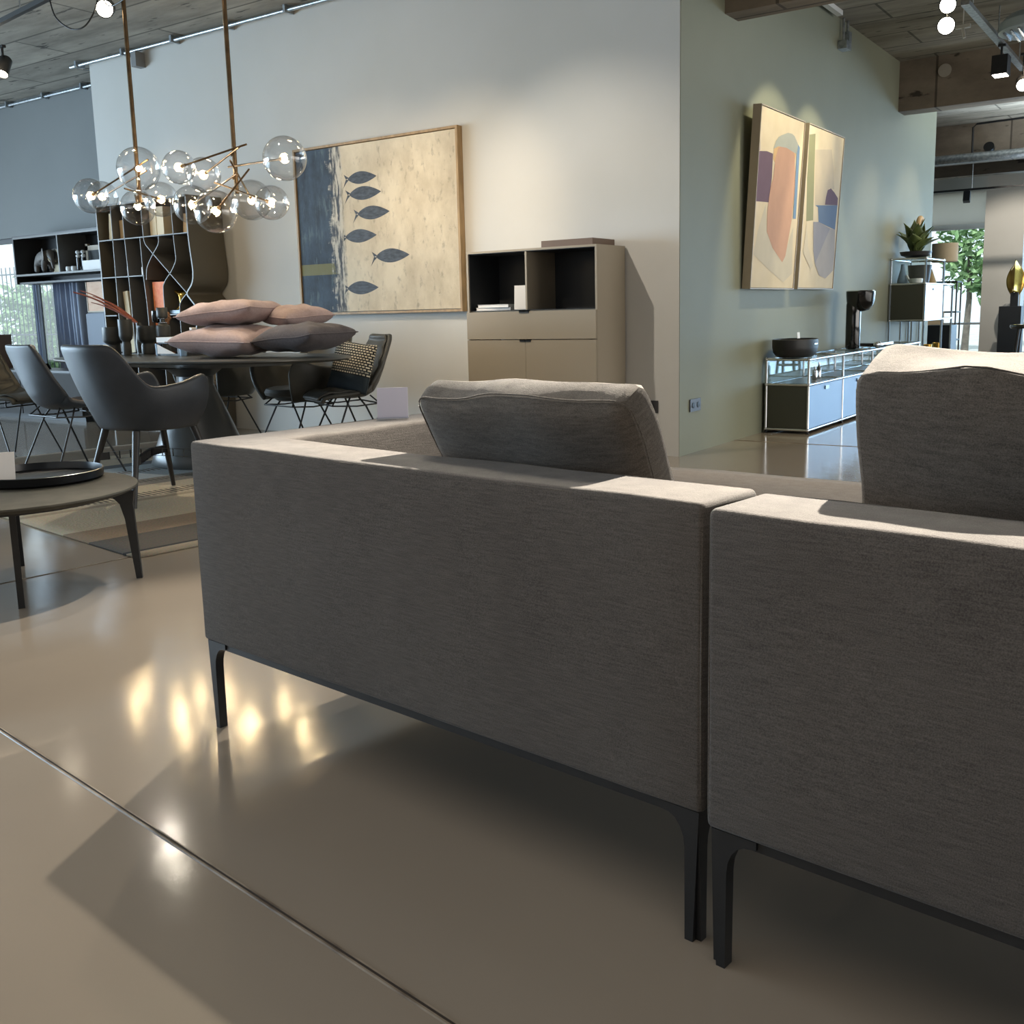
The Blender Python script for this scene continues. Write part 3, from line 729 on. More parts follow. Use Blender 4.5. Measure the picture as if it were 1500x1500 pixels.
def wire_base(t, m, zt):
    """bent rod frame: a ring under the seat, inverted-V rods at each side"""
    r = .0065
    ring = MB(); ring.tube([(-.19, -.17, zt-.035), (.19, -.17, zt-.035), (.20, 0, zt-.045), (.19, .17, zt-.035), (-.19, .17, zt-.035), (-.20, 0, zt-.045)], r*.8, 8, closed=True)
    ring.tube([(-.19, -.17, zt-.035), (-.14, -.12, zt+.02)], r*.8, 8); ring.tube([(.19, -.17, zt-.035), (.14, -.12, zt+.02)], r*.8, 8)
    ring.tube([(-.19, .17, zt-.035), (-.14, .12, zt+.02)], r*.8, 8); ring.tube([(.19, .17, zt-.035), (.14, .12, zt+.02)], r*.8, 8)
    obj('base_ring', ring, m, t)
    for sx in (-1, 1):
        for sy in (-1, 1):
            l = MB(); l.tube([(sx*.155, sy*.03, zt+.015), (sx*.19, sy*.07, zt-.05), (sx*.245, sy*.235, .004), (sx*.245, sy*.235, 0)], r, 8); obj('leg', l, m, t)
def side_chair(label, loc, rz, mats, group=None):
    t = thing('dining_chair', label, 'chair', loc, rz, group)
    # profile in y,z from seat front to back top, with half width and side cupping
    P = [(.235, .415, .19, .0), (.22, .452, .205, .0), (.12, .452, .222, .015), (.0, .442, .23, .035), (-.10, .445, .232, .06), (-.165, .475, .232, .085), (-.205, .54, .232, .085), (-.235, .63, .228, .06), (-.262, .73, .215, .04), (-.285, .82, .195, .022), (-.293, .86, .165, .015)]
    n = len(P)-1
    def f(p, q):
        s = q*n; i = min(n-1, int(s)); k = s-i
        A, B = P[i], P[i+1]; y, z, w, c = [A[j]+(B[j]-A[j])*k for j in range(4)]
        A2, B2 = P[max(0, i)], P[min(n, i+1)]
        ty, tz = B2[0]-A2[0], B2[1]-A2[1]; L_ = sqrt(ty*ty+tz*tz); ny, nz = tz/L_, -ty/L_   # normal toward sitter
        x = -1+2*p
        cup = c*abs(x)**2.2
        return (x*w, y+ny*cup, z+nz*cup)
    mb = MB(); mb.grid(f, 20, 30)
    o = obj('shell', mb, mats[0], t, angle=80); mod_solid(o, .03, 0); mod_sub(o, 1)
    def g(p, q):
        x, y, z = f(.09+.82*p, .03+.94*q); s = .03+.94*q
        i = min(n-1, int(s*n)); A, B = P[i], P[i+1]; ty, tz = B[0]-A[0], B[1]-A[1]; L_ = sqrt(ty*ty+tz*tz)
        pad = .024+.004*sin(q*60)
        return (x, y+tz/L_*pad, z-ty/L_*pad)
    mb = MB(); mb.grid(g, 16, 60)
    o = obj('seat_pad', mb, mats[1], t, angle=80); mod_solid(o, .014, 0)
    wire_base(t, mats[2], .43)
    return t
LM = (M['leather'], M['leather'], M['dark_wood'])
ac = tub_chair('dark grey leather armchair on wooden legs, nearest chair of the dining table', (-4.93, 3.56, .017), radians(-7.5), LM)
LS = (M['leather'], M['leather_front'], M['black_metal'])
sc1 = side_chair('dark grey leather side chair on wire legs, left of the wooden-legged armchair', (-6.24, 3.89, .012), radians(-6), LS)
LO = (M['leather_olive'], M['leather_olive'], M['black_metal'])
ch2 = side_chair('olive grey wire chair with the patterned cushion', (-4.96, 5.19, .012), radians(153), LO)
ch3 = tub_chair('olive grey tub chair on wire legs, tucked under the table beside the patterned cushion', (-5.52, 5.27, .010), radians(168), LO, wood=False)
ch4 = tub_chair('dark brown tub chair behind the table, between the two front chairs', (-6.55, 5.4, .010), radians(180), (M['leather_olive'], M['leather_front'], M['black_metal']), wood=False)
ch5 = side_chair('dark wire-leg chair at the left end of the table, cut by the picture edge', (-7.42, 4.15, .012), radians(-75), LO)

# --- cushions
def pillow(name, label, w, h, t, m, loc, rot, seed, group=None, wr=.012, nu=34):
    mb = MB()
    def side(s):
        def f(p, q):
            x, y = -1+2*p, -1+2*q
            k = (max(0, 1-abs(x)**3)*max(0, 1-abs(y)**3))**.45
            px_ = x*w/2*(1-.07*(1-y*y)*abs(x)**3*0-.06*(1-abs(y)**2)*abs(x)); py_ = y*h/2*(1-.06*(1-abs(x)**2)*abs(y))
            n_ = noise.noise(Vector((px_*9+seed, py_*9, s*2+seed)))
            edge = 1-k
            return (px_, s*(t/2*k)+wr*1.2*noise.noise(Vector((px_*5, py_*5, seed))) * (0.4+edge), py_ + 0) if False else (px_, s*t/2*k + wr*n_*k*s*1.5 + wr*noise.noise(Vector((px_*4, py_*4, seed+5))), py_)
        return f
    A = mb.grid(side(1), nu, nu); mb.grid(side(-1), nu, nu)
    bmesh.ops.remove_doubles(mb.bm, verts=mb.bm.verts[:], dist=.0008)
    o = obj(name, mb, m, None, True, angle=180); o.location = loc; o.rotation_euler = rot
    tag(o, label, 'cushion', group)
    # sewn edge
    pts = []
    for i in range(nu*4):
        e, k = divmod(i, nu); p = k/nu
        q = [(p, 0), (1, p), (1-p, 1), (0, 1-p)][e]
        pts.append(side(1)(*q))
    b = MB(); b.tube(pts, .0035, 6, closed=True); obj('seam', b, m, o)
    return o
G_ = 'cushions piled on the dining table'
H2 = pi/2
pillow('scatter_cushion', 'large dusty pink cushion lying at the bottom of the pile', .62, .56, .19, M['pink'], (-5.37, 4.56, TZ+.112), (H2+.02, .02, radians(12)), 1, G_)
pillow('scatter_cushion', 'dusty pink cushion tilted on top of the pile', .56, .50, .155, M['pink'], (-5.42, 4.62, TZ+.290), (H2-.02, -.10, radians(20)), 2, G_)
pillow('scatter_cushion', 'smaller pink cushion at the back right of the pile', .37, .38, .14, M['pink'], (-5.14, 4.93, TZ+.26), (H2+.03, .03, radians(-12)), 3, G_)
pillow('scatter_cushion', 'charcoal grey cushion at the right end of the pile', .48, .50, .175, M['grey_cotton'], (-4.83, 4.70, TZ+.124), (H2, -.10, radians(8)), 4, G_)
pillow('scatter_cushion', 'cream and black patterned cushion on the chair at the right end of the table', .42, .34, .09, pattern_cushion_mat(), (-4.88, 5.17, .66), (radians(17), radians(-6), radians(172)), 6)
# ================================================================== THINGS ON THE TABLE
def goblet(label, x, y, r, h, prof=None, z=TZ):
    b = MB()
    p = [(0, 0), (r*.62, 0), (r*.66, h*.03), (r*.66, h*.30), (r*.60, h*.36), (r*.62, h*.40), (r*.92, h*.47), (r, h*.55), (r, h), (r*.94, h), (r*.92, h*.6), (0, h*.56)]
    b.lathe(p, n=40); o = obj('pedestal_vase', b, M['vase'], angle=50); o.location = (x, y, z); return tag(o, label, 'vase', 'charcoal vases on the dining table')
goblet('wide charcoal two-part vase, leftmost on the dining table', -6.86, 4.70, .075, .21)
goblet('narrow tall charcoal two-part vase in the middle of the three', -6.70, 4.70, .050, .265)
goblet('wide charcoal two-part vase half hidden behind the narrow tall one', -6.72, 4.90, .075, .215)
# stems in a slim vase, standing behind
t = thing('stem_vase', 'slim black vase holding arching russet dried grasses', 'vase', (-6.98, 5.02, TZ))
b = MB(); b.lathe([(0, 0), (.028, 0), (.034, .08), (.02, .2), (.022, .24), (.016, .24), (.012, .2), (0, .19)], n=24); obj('body', b, M['vase'], t)
rnd = random.Random(4)
for i in range(9):
    L_ = .34+.16*rnd.random(); a = radians(200+rnd.uniform(-16, 22)); lift = rnd.uniform(.45, 1.0)
    pts = [(cos(a)*L_*s, sin(a)*L_*s, .22+lift*.46*s*(1-.35*s)) for s in [k/8 for k in range(9)]]
    b = MB(); b.tube(pts, .010, 6, r1=.003); obj('dried_stem', b, M['stems'], t)
# dried flower ball
t = thing('dried_flower', 'round brown dried flower head rising from the vases', 'flower', (-6.63, 4.99, TZ))
b = MB(); b.tube([(0, 0, 0), (.005, .0, .14), (0, 0, .25)], .004, 6); obj('stem', b, M['stems'], t)
b = MB(); rnd = random.Random(8)
b.sphere((0, 0, .265), .052, 20, 12)
for v in b.bm.verts: v.co += (v.co-Vector((0, 0, .265))).normalized()*rnd.uniform(-.006, .012)
obj('flower_head', b, M['dried'], t)
# stacked candle tower
t = thing('candle_tower', 'tall black stacked candle holder on the dining table', 'candle holder', (-6.47, 4.86, TZ))
b = MB(); b.lathe([(0, 0), (.045, 0), (.047, .01), (.047, .10), (.032, .115), (.03, .125), (.048, .135), (.05, .145), (.05, .21), (.034, .225), (.02, .235), (.018, .26), (.036, .27), (.04, .28), (.04, .34), (.036, .345), (0, .335)], n=32); obj('stack', b, M['vase'], t)
b = MB(); b.lathe([(0, 0), (.03, 0), (.036, .012), (.038, .085), (.034, .09), (.03, .02), (0, .015)], c=(-.075, .01, .235), n=28); b.tube([(-.075, .01, .245), (-.04, .005, .235), (-.01, 0, .235)], .006, 6); obj('side_cup', b, M['gloss_black'], t)
b = MB()
for z in (.12, .23, .262): b.lathe([(.033, 0), (.036, .003), (.033, .006)], c=(0, 0, z), n=28)
obj('silver_ring', b, M['chrome'], t)
# books / boxes on a black rack
t = thing('display_rack', 'low black display rack on the dining table', 'rack', (-6.18, 4.78, TZ), radians(-4))
b = MB(); b.box(-.16, .16, -.07, .07, .0, .012); b.box(-.16, .16, -.07, .07, .085, .093); b.box(.06, .16, -.07, .07, .012, .085); b.tube([(-.15, -.06, 0), (-.15, -.06, .09)], .005, 6); b.tube([(-.15, .06, 0), (-.15, .06, .09)], .005, 6); obj('rack_body', b, M['black'], t, False)
b = MB(); b.box(-.17, .14, -.08, .08, 0, .036); b.bevel(.003, 2); o = obj('white_box', b, M['paper']); o.location = (-6.18, 4.775, TZ+.094); o.rotation_euler = (0, 0, radians(-4)); tag(o, 'flat white box lying on the black display rack', 'box')
b = MB(); b.prism([(-.15, 0), (.03, 0), (-.15, .066)], -.003, .003, 'y'); o = obj('folded_card', b, M['paper'], None, False); o.location = (-6.175, 4.70, TZ+.013); o.rotation_euler = (0, 0, radians(4)); tag(o, 'white triangular folded card under the flat white box', 'card')
for i, (dx, h, lab) in enumerate(((.02, .03, 'low white block on the flat box, beside the pink cushions'), (.075, .065, 'upright small white block on the flat box'))):
    b = MB(); b.box(-.028 if i == 0 else -.013, .028 if i == 0 else .013, -.02, .02, 0, h); b.bevel(.003, 2); o = obj('white_block', b, M['paper']); o.location = (-6.13+dx, 4.80, TZ+.131); tag(o, lab, 'block', 'small white blocks')
for i, (x, y, lab) in enumerate(((-6.375, 4.74, 'small blue grey beaker at the left foot of the display rack'), (-6.0, 4.66, 'small blue grey beaker between the display rack and the pink cushions'))):
    b = MB(); b.lathe([(0, 0), (.024, 0), (.027, .05 if i else .085), (.024, .05 if i else .085), (.021, .006), (0, .006)], n=24); o = obj('beaker', b, M['blue_glass']); o.location = (x, y, TZ); tag(o, lab, 'beaker', 'blue grey beakers')

# ================================================================== CHANDELIERS
def chandelier(label, pole, zb, globes):
    t = thing('globe_chandelier', label, 'chandelier', (pole[0], pole[1], zb), 0, 'bubble chandeliers above the dining table')
    b = MB(); b.tube([(0, 0, 0), (0, 0, CEIL-zb-.03)], .0145, 14); b.lathe([(0, 0), (.055, 0), (.06, .006), (.06, .03), (0, .03)], c=(0, 0, CEIL-zb-.031), n=28); obj('pole', b, M['bronze'], t)
    P0 = Vector((pole[0], pole[1], zb))
    for i, (x, y, z, r, az) in enumerate(globes):
        c = Vector((x, y, z))-P0
        a = Vector((0.02*(-1)**i, -.016, az))
        d = (a-c).normalized()
        e = a + d*(.09+.05*(i % 3))
        rod = MB(); rod.tube([c+d*.028, e], .0062, 8); rod.lathe([(0, -.013), (.011, -.013), (.011, .013), (0, .013)], c=(a.x*.5, a.y*.5, a.z), n=12)
        obj('arm', rod, M['bronze'], t)
        g = MB(); g.sphere(c, r, 36, 22); gl = obj('glass_globe', g, M['globe'], t)
        k = MB(); k.sphere(c, .017, 14, 10); 
        obj('bulb', k, M['bulb'], gl)
        s = MB(); s.tube([c+d*.014, c+d*.05], .011, 10); obj('lamp_socket', s, M['bronze'], gl)
        li = bpy.data.lights.new('bulb_light', 'POINT'); li.energy = 3.4; li.color = (1, .72, .36); li.shadow_soft_size = .03
        lo = bpy.data.objects.new('bulb_light', li); COL.objects.link(lo); lo.location = c+P0
chandelier('bubble chandelier with five clear globes on the left bronze pole', (-6.131, 4.5), 1.80,
    [(-6.048,4.450,2.008,.142,.12), (-6.533,4.400,1.867,.119,.22), (-6.910,4.750,1.919,.112,.17), (-5.884,4.300,1.733,.112,.03), (-6.165,4.700,1.837,.119,.06)])
chandelier('bubble chandelier with seven clear globes on the right bronze pole', (-5.152, 4.5), 1.775,
    [(-5.505,4.350,1.955,.104,.27), (-5.602,4.620,1.943,.113,.24), (-5.066,4.250,1.644,.128,.05), (-5.896,4.750,1.783,.132,.10), (-5.409,4.850,1.783,.133,.14), (-4.790,4.450,1.689,.103,.03), (-4.552,4.350,1.913,.127,.165)])

# ================================================================== WALL PAINTING (fish)
FW, FH = 1.685, 1.318
pt = thing('fish_painting', 'large abstract painting of six dark fish on a cream ground in an oak frame', 'painting', (-6.44, YW-.052, 1.034))
b = MB(); fr = .018
b.box(-fr, 0, -.012, .05, -fr, FH+fr); b.box(FW, FW+fr, -.012, .05, -fr, FH+fr); b.box(0, FW, -.012, .05, -fr, 0); b.box(0, FW, -.012, .05, FH, FH+fr)
obj('frame', b, M['frame_oak'], pt, False)
M['fish'] = mat('dark painted fish', rgb(34, 36, 42), .6, col2=rgb(70, 74, 80), nscale=18, stretch=(1, 1, 3))
b = MB(); b.box(.005, FW-.005, .0, .045, .005, FH-.005); b.mi = 1
def fish(cx, cz, L_, tail=1.0):
    n = 14; up = []; dn = []
    for i in range(n+1):
        s = i/n; hgt = L_*.155*(sin(pi*s**.85)**.9)
        up.append((cx-L_/2+L_*s, cz+hgt*1.05)); dn.append((cx-L_/2+L_*s, cz-hgt*.95))
    for i in range(n):
        b.face([(up[i][0], -.0012, up[i][1]), (up[i+1][0], -.0012, up[i+1][1]), (dn[i+1][0], -.0012, dn[i+1][1]), (dn[i][0], -.0012, dn[i][1])][::-1])
    x0 = cx-L_/2+.012
    if tail:
        b.face([(x0, -.0012, cz+.008), (x0+.02, -.0012, cz), (x0-.055*tail, -.0012, cz+.042*tail), (x0-.03, -.0012, cz)][:4])
        b.face([(x0, -.0012, cz-.008), (x0-.03, -.0012, cz), (x0-.07*tail, -.0012, cz-.075*tail), (x0-.03, -.0012, cz-.03)])
for cx, cz, L_, tl in ((-5.705, 2.083, .31, .95), (-5.68, 1.962, .34, .95), (-5.60, 1.805, .34, .95), (-5.745, 1.633, .34, .5), (-5.42, 1.463, .35, 1.0), (-5.75, 1.223, .34, .7)):
    fish(cx+6.44, cz-1.034, L_, tl)
obj('canvas', b, [fish_canvas_mat(FW, FH), M['fish']], pt, False, fixn=False)

# ================================================================== TAUPE CABINET
CX0, CX1, CY, CH = -4.435, -3.375, 5.923, 1.425
cb = thing('highboard', 'taupe highboard cabinet with open charcoal top compartments', 'cabinet', (CX0, CY, 0))
W_ = CX1-CX0; D_ = YW-CY-.012
b = MB()
b.box(0, .014, .0, D_, .06, CH); b.box(W_-.014, W_, 0, D_, .06, CH); b.box(.014, W_-.014, 0, D_, CH-.014, CH); b.box(.014, W_-.014, .02, D_, .06, .075); b.box(.014, W_-.014, .02, D_, 1.0, 1.012)
obj('carcass', b, M['cabinet'], cb, False)
b = MB(); b.box(.014, W_-.014, D_-.015, D_-.002, 1.012, CH-.014); b.box(.0145, .018, .012, D_-.015, 1.012, CH-.0145); b.box(W_-.018, W_-.0145, .012, D_-.015, 1.012, CH-.0145); b.box(.018, W_-.018, .012, D_-.015, CH-.018, CH-.0145); b.box(.018, W_-.018, .012, D_-.015, 1.012, 1.015)
obj('lining', b, M['cab_in'], cb, False)
b = MB(); b.box(W_*.465, W_*.465+.014, .006, D_-.016, 1.015, CH-.018); obj('divider', b, M['cabinet'], cb, False)
def front(nm, x0, x1, z0, z1, hx0, hx1):
    q = MB(); q.box(x0, x1, -.018, .0, z0, z1); q.bevel(.002, 2); f_ = obj(nm, q, M['cabinet'], cb)
    h = MB(); h.box(hx0, hx1, -.024, -.004, z1-.002, z1+.006); h.box(hx0, hx1, -.024, -.0185, z1-.012, z1+.006); obj('handle', h, M['black_metal'], f_, False)
front('drawer', .002, W_-.002, .815, 1.005, W_*.43, W_*.505)
front('door', .002, W_*.472-.001, .065, .809, W_*.43, W_*.471)
front('door', W_*.472+.001, W_-.002, .065, .809, W_*.4735, W_*.515)
b = MB(); b.box(.03, W_-.03, .03, D_-.03, 0, .06); obj('plinth', b, M['black'], cb, False)
b = MB(); b.box(0, .40, 0, .30, 0, .045); b.bevel(.003, 2); o = obj('storage_box', b, M['brown_box']); o.location = (-3.835, 5.975, CH+.001); tag(o, 'flat brown lidded box on top of the taupe highboard', 'box')
for i, (x, z, w_, lab) in enumerate(((-4.385, 0, .29, 'white paperback book at the bottom of the pair in the highboard'), (-4.37, .021, .27, 'white paperback book on top of the pair in the highboard'))):
    t = thing('book', lab, 'book', (x, 5.955, 1.0155+z), radians(2-4*i), 'white books in the highboard')
    b = MB(); b.box(.002, w_-.003, .003, .197, .002, .018); obj('pages', b, M['paper'], t, False)
    b = MB(); b.box(0, w_, 0, .2, 0, .002); b.box(0, w_, 0, .2, .018, .020); b.box(w_-.002, w_, 0, .2, .002, .018); obj('cover', b, M['white_plastic'], t, False)
card_stand('price_card', 'white price card standing in the open compartment of the highboard', (-4.0, 5.945, 1.017), radians(14), .085, .165, M['paper'], .08)
def outlet(label, loc, rz, mats):
    t = thing('wall_outlet', label, 'outlet', loc, rz)
    b = MB(); b.box(-.085, .085, -.010, -.001, -.043, .043); b.bevel(.004, 2); obj('plate', b, mats, t)
    for x in (-.04, .04):
        s = MB(); s.lathe([(0, 0), (.019, 0), (.021, .003), (.019, .0035), (0, .0015)], n=24); s.xform(Matrix.Rotation(H2, 4, 'X')); s.xform(Matrix.Translation((x, -.0103, 0))); obj('socket', s, M['black'], t)
outlet('dark double wall socket on the white wall, right of the highboard', (-3.215, YW, .336), 0, M['dark_plastic'])
outlet('grey double wall socket low on the green wall', (XG+.005, 6.565, .334), H2, mat('grey socket plate', rgb(92, 95, 104), .5))

# ================================================================== BOOKCASE with waved dividers
BX0, BX1, BY = -8.735, -7.415, 5.923
bk = thing('bookcase', 'tall dark bookcase with wavy dividers and bronze brown sides', 'bookcase', (0, BY, 0))
BD = YW-BY-.015
def curve(pts, n=6):
    out = []; P = [pts[0]]+pts+[pts[-1]]
    for i in range(1, len(P)-2):
        p0, p1, p2, p3 = P[i-1], P[i], P[i+1], P[i+2]
        for k in range(n):
            s = k/n
            out.append(tuple(.5*((2*p1[j])+(-p0[j]+p2[j])*s+(2*p0[j]-5*p1[j]+4*p2[j]-p3[j])*s*s+(-p0[j]+3*p1[j]-3*p2[j]+p3[j])*s**3) for j in (0, 1)))
    out.append(pts[-1]); return out
side_out = curve([(-7.443, 2.07), (-7.443, 1.747), (-7.43, 1.579), (-7.415, 1.42), (-7.439, 1.317), (-7.515, 1.235), (-7.475, 1.18), (-7.42, 1.12), (-7.412, 1.02), (-7.44, .86), (-7.51, .74), (-7.45, .62), (-7.42, .45), (-7.44, .25), (-7.45, .02)], 8)
b = MB(); b.ribbon(side_out, .014, 0, BD); obj('side_panel', b, M['lining_bronze'], bk, label='wavy bronze brown side')
b = MB(); b.box(BX0-.012, BX0+.002, 0, BD, .02, 2.07); obj('side_panel', b, M['lining_bronze'], bk, False)
b = MB(); b.box(BX0-.012, -7.436, 0, BD, 2.056, 2.072); b.box(BX0-.01, -7.45, .03, BD, .0, .02); obj('top_panel', b, M['lining_bronze'], bk, False)
b = MB(); b.prism([(BX0, .02), (-7.46, .02)]+[(x-.012, z) for x, z in side_out[::-4] if .05 < z < 2.04]+[(-7.46, 2.055), (BX0, 2.055)], BD-.012, BD-.002, 'y'); obj('back_panel', b, M['black'], bk, False)
for nm, z, x0, x1 in (('s', 1.75, BX0+.003, -7.452), ('s', 1.41, BX0+.003, -8.098), ('s', 1.058, BX0+.003, -8.56), ('s', 1.053, -7.845, -7.425), ('s', .7, BX0+.003, -7.55), ('s', .35, BX0+.003, -7.45)):
    b = MB(); b.box(x0, x1, .002, BD-.014, z-.0045, z+.0045); obj('shelf_board', b, [M['shelf_edge']], bk, False)
for pts in ([(-8.519, 2.05), (-8.522, 1.746), (-8.532, .72)], [(-8.343, 2.05), (-8.343, 1.748), (-8.325, 1.255), (-8.32, .72)], [(-8.118, 1.745), (-8.112, 1.43), (-8.09, 1.1), (-8.09, .72)],
            [(-8.067, 2.05), (-8.067, 1.80), (-8.055, 1.70), (-7.997, 1.638), (-7.849, 1.511), (-7.565, 1.274), (-7.515, 1.235)],
            [(-7.855, 1.743), (-7.866, 1.673), (-7.966, 1.577), (-8.049, 1.478), (-8.073, 1.37)],
            [(-7.645, 2.05), (-7.645, 1.76), (-7.638, 1.60), (-7.640, 1.52), (-7.715, 1.428), (-7.815, 1.342), (-7.845, 1.241), (-7.845, .72)],
            [(-7.515, 1.235), (-7.606, 1.168), (-7.635, 1.079), (-7.638, .72)], [(-8.3, .69), (-8.3, .36)], [(-7.9, .69), (-7.9, .36)]):
    b = MB(); b.ribbon(curve(pts, 6), .008, .002, BD-.014); obj('divider', b, M['shelf_edge'], bk)
def box_obj(name, label, cat, x0, x1, y, dep, z0, h, m, lean=0.0, group=None):
    b = MB(); b.box(-(x1-x0)/2, (x1-x0)/2, 0, dep, 0, h); b.bevel(min(.003, (x1-x0)*.1), 2); o = obj(name, b, m); o.location = ((x0+x1)/2, y, z0+abs(sin(lean))*(x1-x0)/2+.0015); o.rotation_euler = (0, lean, 0); return tag(o, label, cat, group)
GB = 'things in the wavy bookcase'
box_obj('book', 'cream book leaning at the left of the top bookcase row', 'book', -8.68, -8.60, 6.0, .2, 1.757, .235, M['cream'], .10, GB)
box_obj('book', 'tan book standing in the top bookcase row, left part', 'book', -8.505, -8.37, 6.0, .2, 1.757, .17, M['tan'], 0, GB)
box_obj('book', 'pale yellow book, left of the pair in the top bookcase row', 'book', -8.045, -7.955, 5.99, .2, 1.757, .25, M['cream'], 0, GB)
box_obj('book', 'pale yellow book, right of the pair in the top bookcase row', 'book', -7.945, -7.85, 5.99, .2, 1.757, .25, M['cream'], 0, GB)
box_obj('book', 'tan leaning book at the right end of the top bookcase row', 'book', -7.60, -7.53, 6.0, .2, 1.757, .16, M['tan'], .12, GB)
box_obj('book', 'tall cream leaning book in the lower left bookcase cell', 'book', -8.47, -8.40, 5.98, .2, .708, .57, M['cream'], -.08, GB)
box_obj('box', 'bright orange box in the bookcase behind the candle tower', 'box', -8.065, -7.86, 5.98, .2, .708, .64, M['orange'], 0, GB)
box_obj('box', 'small white box on the bookcase shelf, second cell from the left', 'box', -8.375, -8.35, 5.95, .1, 1.418, .09, M['paper'], 0, GB)
box_obj('box', 'small white box on the bookcase shelf, third cell from the left', 'box', -8.165, -8.13, 5.95, .1, 1.418, .07, M['paper'], 0, GB)
box_obj('box', 'flat pale blue box under the gold leaf sculpture', 'box', -7.83, -7.66, 5.97, .15, 1.06, .03, M['blue_glass'], 0, GB)
b = MB()   # folded gold leaf
b.grid(lambda p, q: (-.085+.17*p+.015*sin(q*5), .05*sin(p*6+q*3)+.03*(q-.5), .17*q+.09*p*sin(pi*q)), 14, 14)
o = obj('gold_sculpture', b, M['gold'], angle=80); mod_solid(o, .006); o.location = (-7.735, 6.04, 1.096); tag(o, 'crumpled gold leaf sculpture in the bookcase', 'sculpture')

# ================================================================== WALL SHELF on the left
sh = thing('wall_shelf', 'dark open wall shelf with two compartments on the grey wall', 'shelf', (0, 6.5, 0))
SX0, SX1 = -11.19, -9.30
b = MB(); b.box(SX0, SX1, 0, .355, 1.945, 1.965); b.box(SX0, SX0+.02, 0, .355, 1.44, 1.945); b.box(SX1-.02, SX1, 0, .355, 1.44, 1.945); b.box(SX0+.02, SX1-.02, .34, .355, 1.44, 1.945); obj('case', b, M['dark_plastic'], sh, False)
b = MB(); b.box(SX0+.02, SX1-.02, -.012, .34, 1.524, 1.545); obj('shelf_board', b, M['shelf_edge'], sh, False)
b = MB(); b.box(-10.335, -10.318, -.002, .34, 1.545, 1.945); obj('divider', b, M['shelf_edge'], sh, False)
b = MB(); b.box(SX0+.02, SX1-.02, -.004, .002, 1.93, 1.948); obj('top_edge', b, M['shelf_edge'], sh, False)
b = MB(); b.box(SX0+.02, SX1-.02, .02, .34, 1.44, 1.46); obj('bottom_panel', b, M['dark_plastic'], sh, False)
GS = 'ornaments on the wall shelf'
# elephant figure grown from a skeleton
def skin_figure(name, verts, edges, radii, m, sub=2):
    me = bpy.data.meshes.new(name); me.from_pydata(verts, edges, []); o = bpy.data.objects.new(name, me); COL.objects.link(o)
    sk = o.modifiers.new('skin', 'SKIN'); sk.use_smooth_shade = True
    lay = me.skin_vertices[0].data if me.skin_vertices else None
    if lay is None:
        bm = bmesh.new(); bm.from_mesh(me); bm.verts.layers.skin.verify(); bm.to_mesh(me); bm.free(); lay = me.skin_vertices[0].data
    for i, r in enumerate(radii): lay[i].radius = (r, r)
    lay[0].use_root = True
    mod_sub(o, sub); me.materials.append(m); return o
ev = [(0, 0, .17), (-.10, 0, .165), (-.19, 0, .15), (.08, 0, .19), (.16, 0, .21), (.21, 0, .16), (.235, 0, .09), (.25, 0, .03),
      (-.17, -.045, .08), (-.175, -.045, .0), (-.17, .045, .08), (-.175, .045, .0), (.06, -.045, .09), (.07, -.045, .0), (.06, .045, .09), (.07, .045, .0), (-.235, 0, .09)]
ee = [(0, 1), (1, 2), (0, 3), (3, 4), (4, 5), (5, 6), (6, 7), (2, 8), (8, 9), (2, 10), (10, 11), (3, 12), (12, 13), (3, 14), (14, 15), (2, 16)]
er = [.085, .085, .07, .075, .06, .034, .022, .016, .034, .03, .034, .03, .034, .03, .034, .03, .008]
el = skin_figure('elephant_figure', ev, ee, er, M['stone_grey']); el.location = (-10.84, 6.66, 1.565); el.rotation_euler = (0, 0, radians(-12)); el.scale = (.92, .92, .92)
tag(el, 'grey elephant figurine in the left compartment of the wall shelf', 'figurine', GS)
for s in (-1, 1):
    b = MB(); b.lathe([(0, -.006), (.05, -.004), (.062, 0), (.05, .006), (0, .008)], n=20, sy=1.25); b.xform(Matrix.Rotation(H2, 4, 'X') @ Matrix.Rotation(radians(12*s), 4, 'Y')); b.xform(Matrix.Translation((.115, s*.068, .20))); obj('ear', b, M['stone_grey'], el)
    b = MB(); b.tube([(.19, s*.03, .15), (.23, s*.036, .12), (.265, s*.034, .115)], .008, 8, r1=.003); obj('tusk', b, M['cream'], el)
t = thing('framed_print', 'cream framed print behind the elephant figurine', 'picture', (-10.72, 6.79, 1.546)); 
b = MB(); b.box(-.19, .19, 0, .016, 0, .27); obj('panel', b, M['cream'], t, False); b = MB(); b.box(-.2, .2, -.004, .012, .262, .274); b.box(-.2, -.19, -.004, .012, 0, .262); b.box(.19, .2, -.004, .012, 0, .262); obj('frame', b, M['frame_pale'], t, False)
t = thing('arch_object', 'beige frame with a dark opening in the right compartment of the wall shelf', 'ornament', (-9.86, 6.72, 1.546), 0, GS)
b = MB(); b.box(-.3, -.26, 0, .03, 0, .29); b.box(-.3, .3, 0, .03, .22, .27); b.box(.26, .3, 0, .03, 0, .29); obj('frame', b, M['frame_pale'], t, False); b = MB(); b.box(-.26, .26, .005, .02, 0, .22); obj('dark_panel', b, M['black'], t, False)
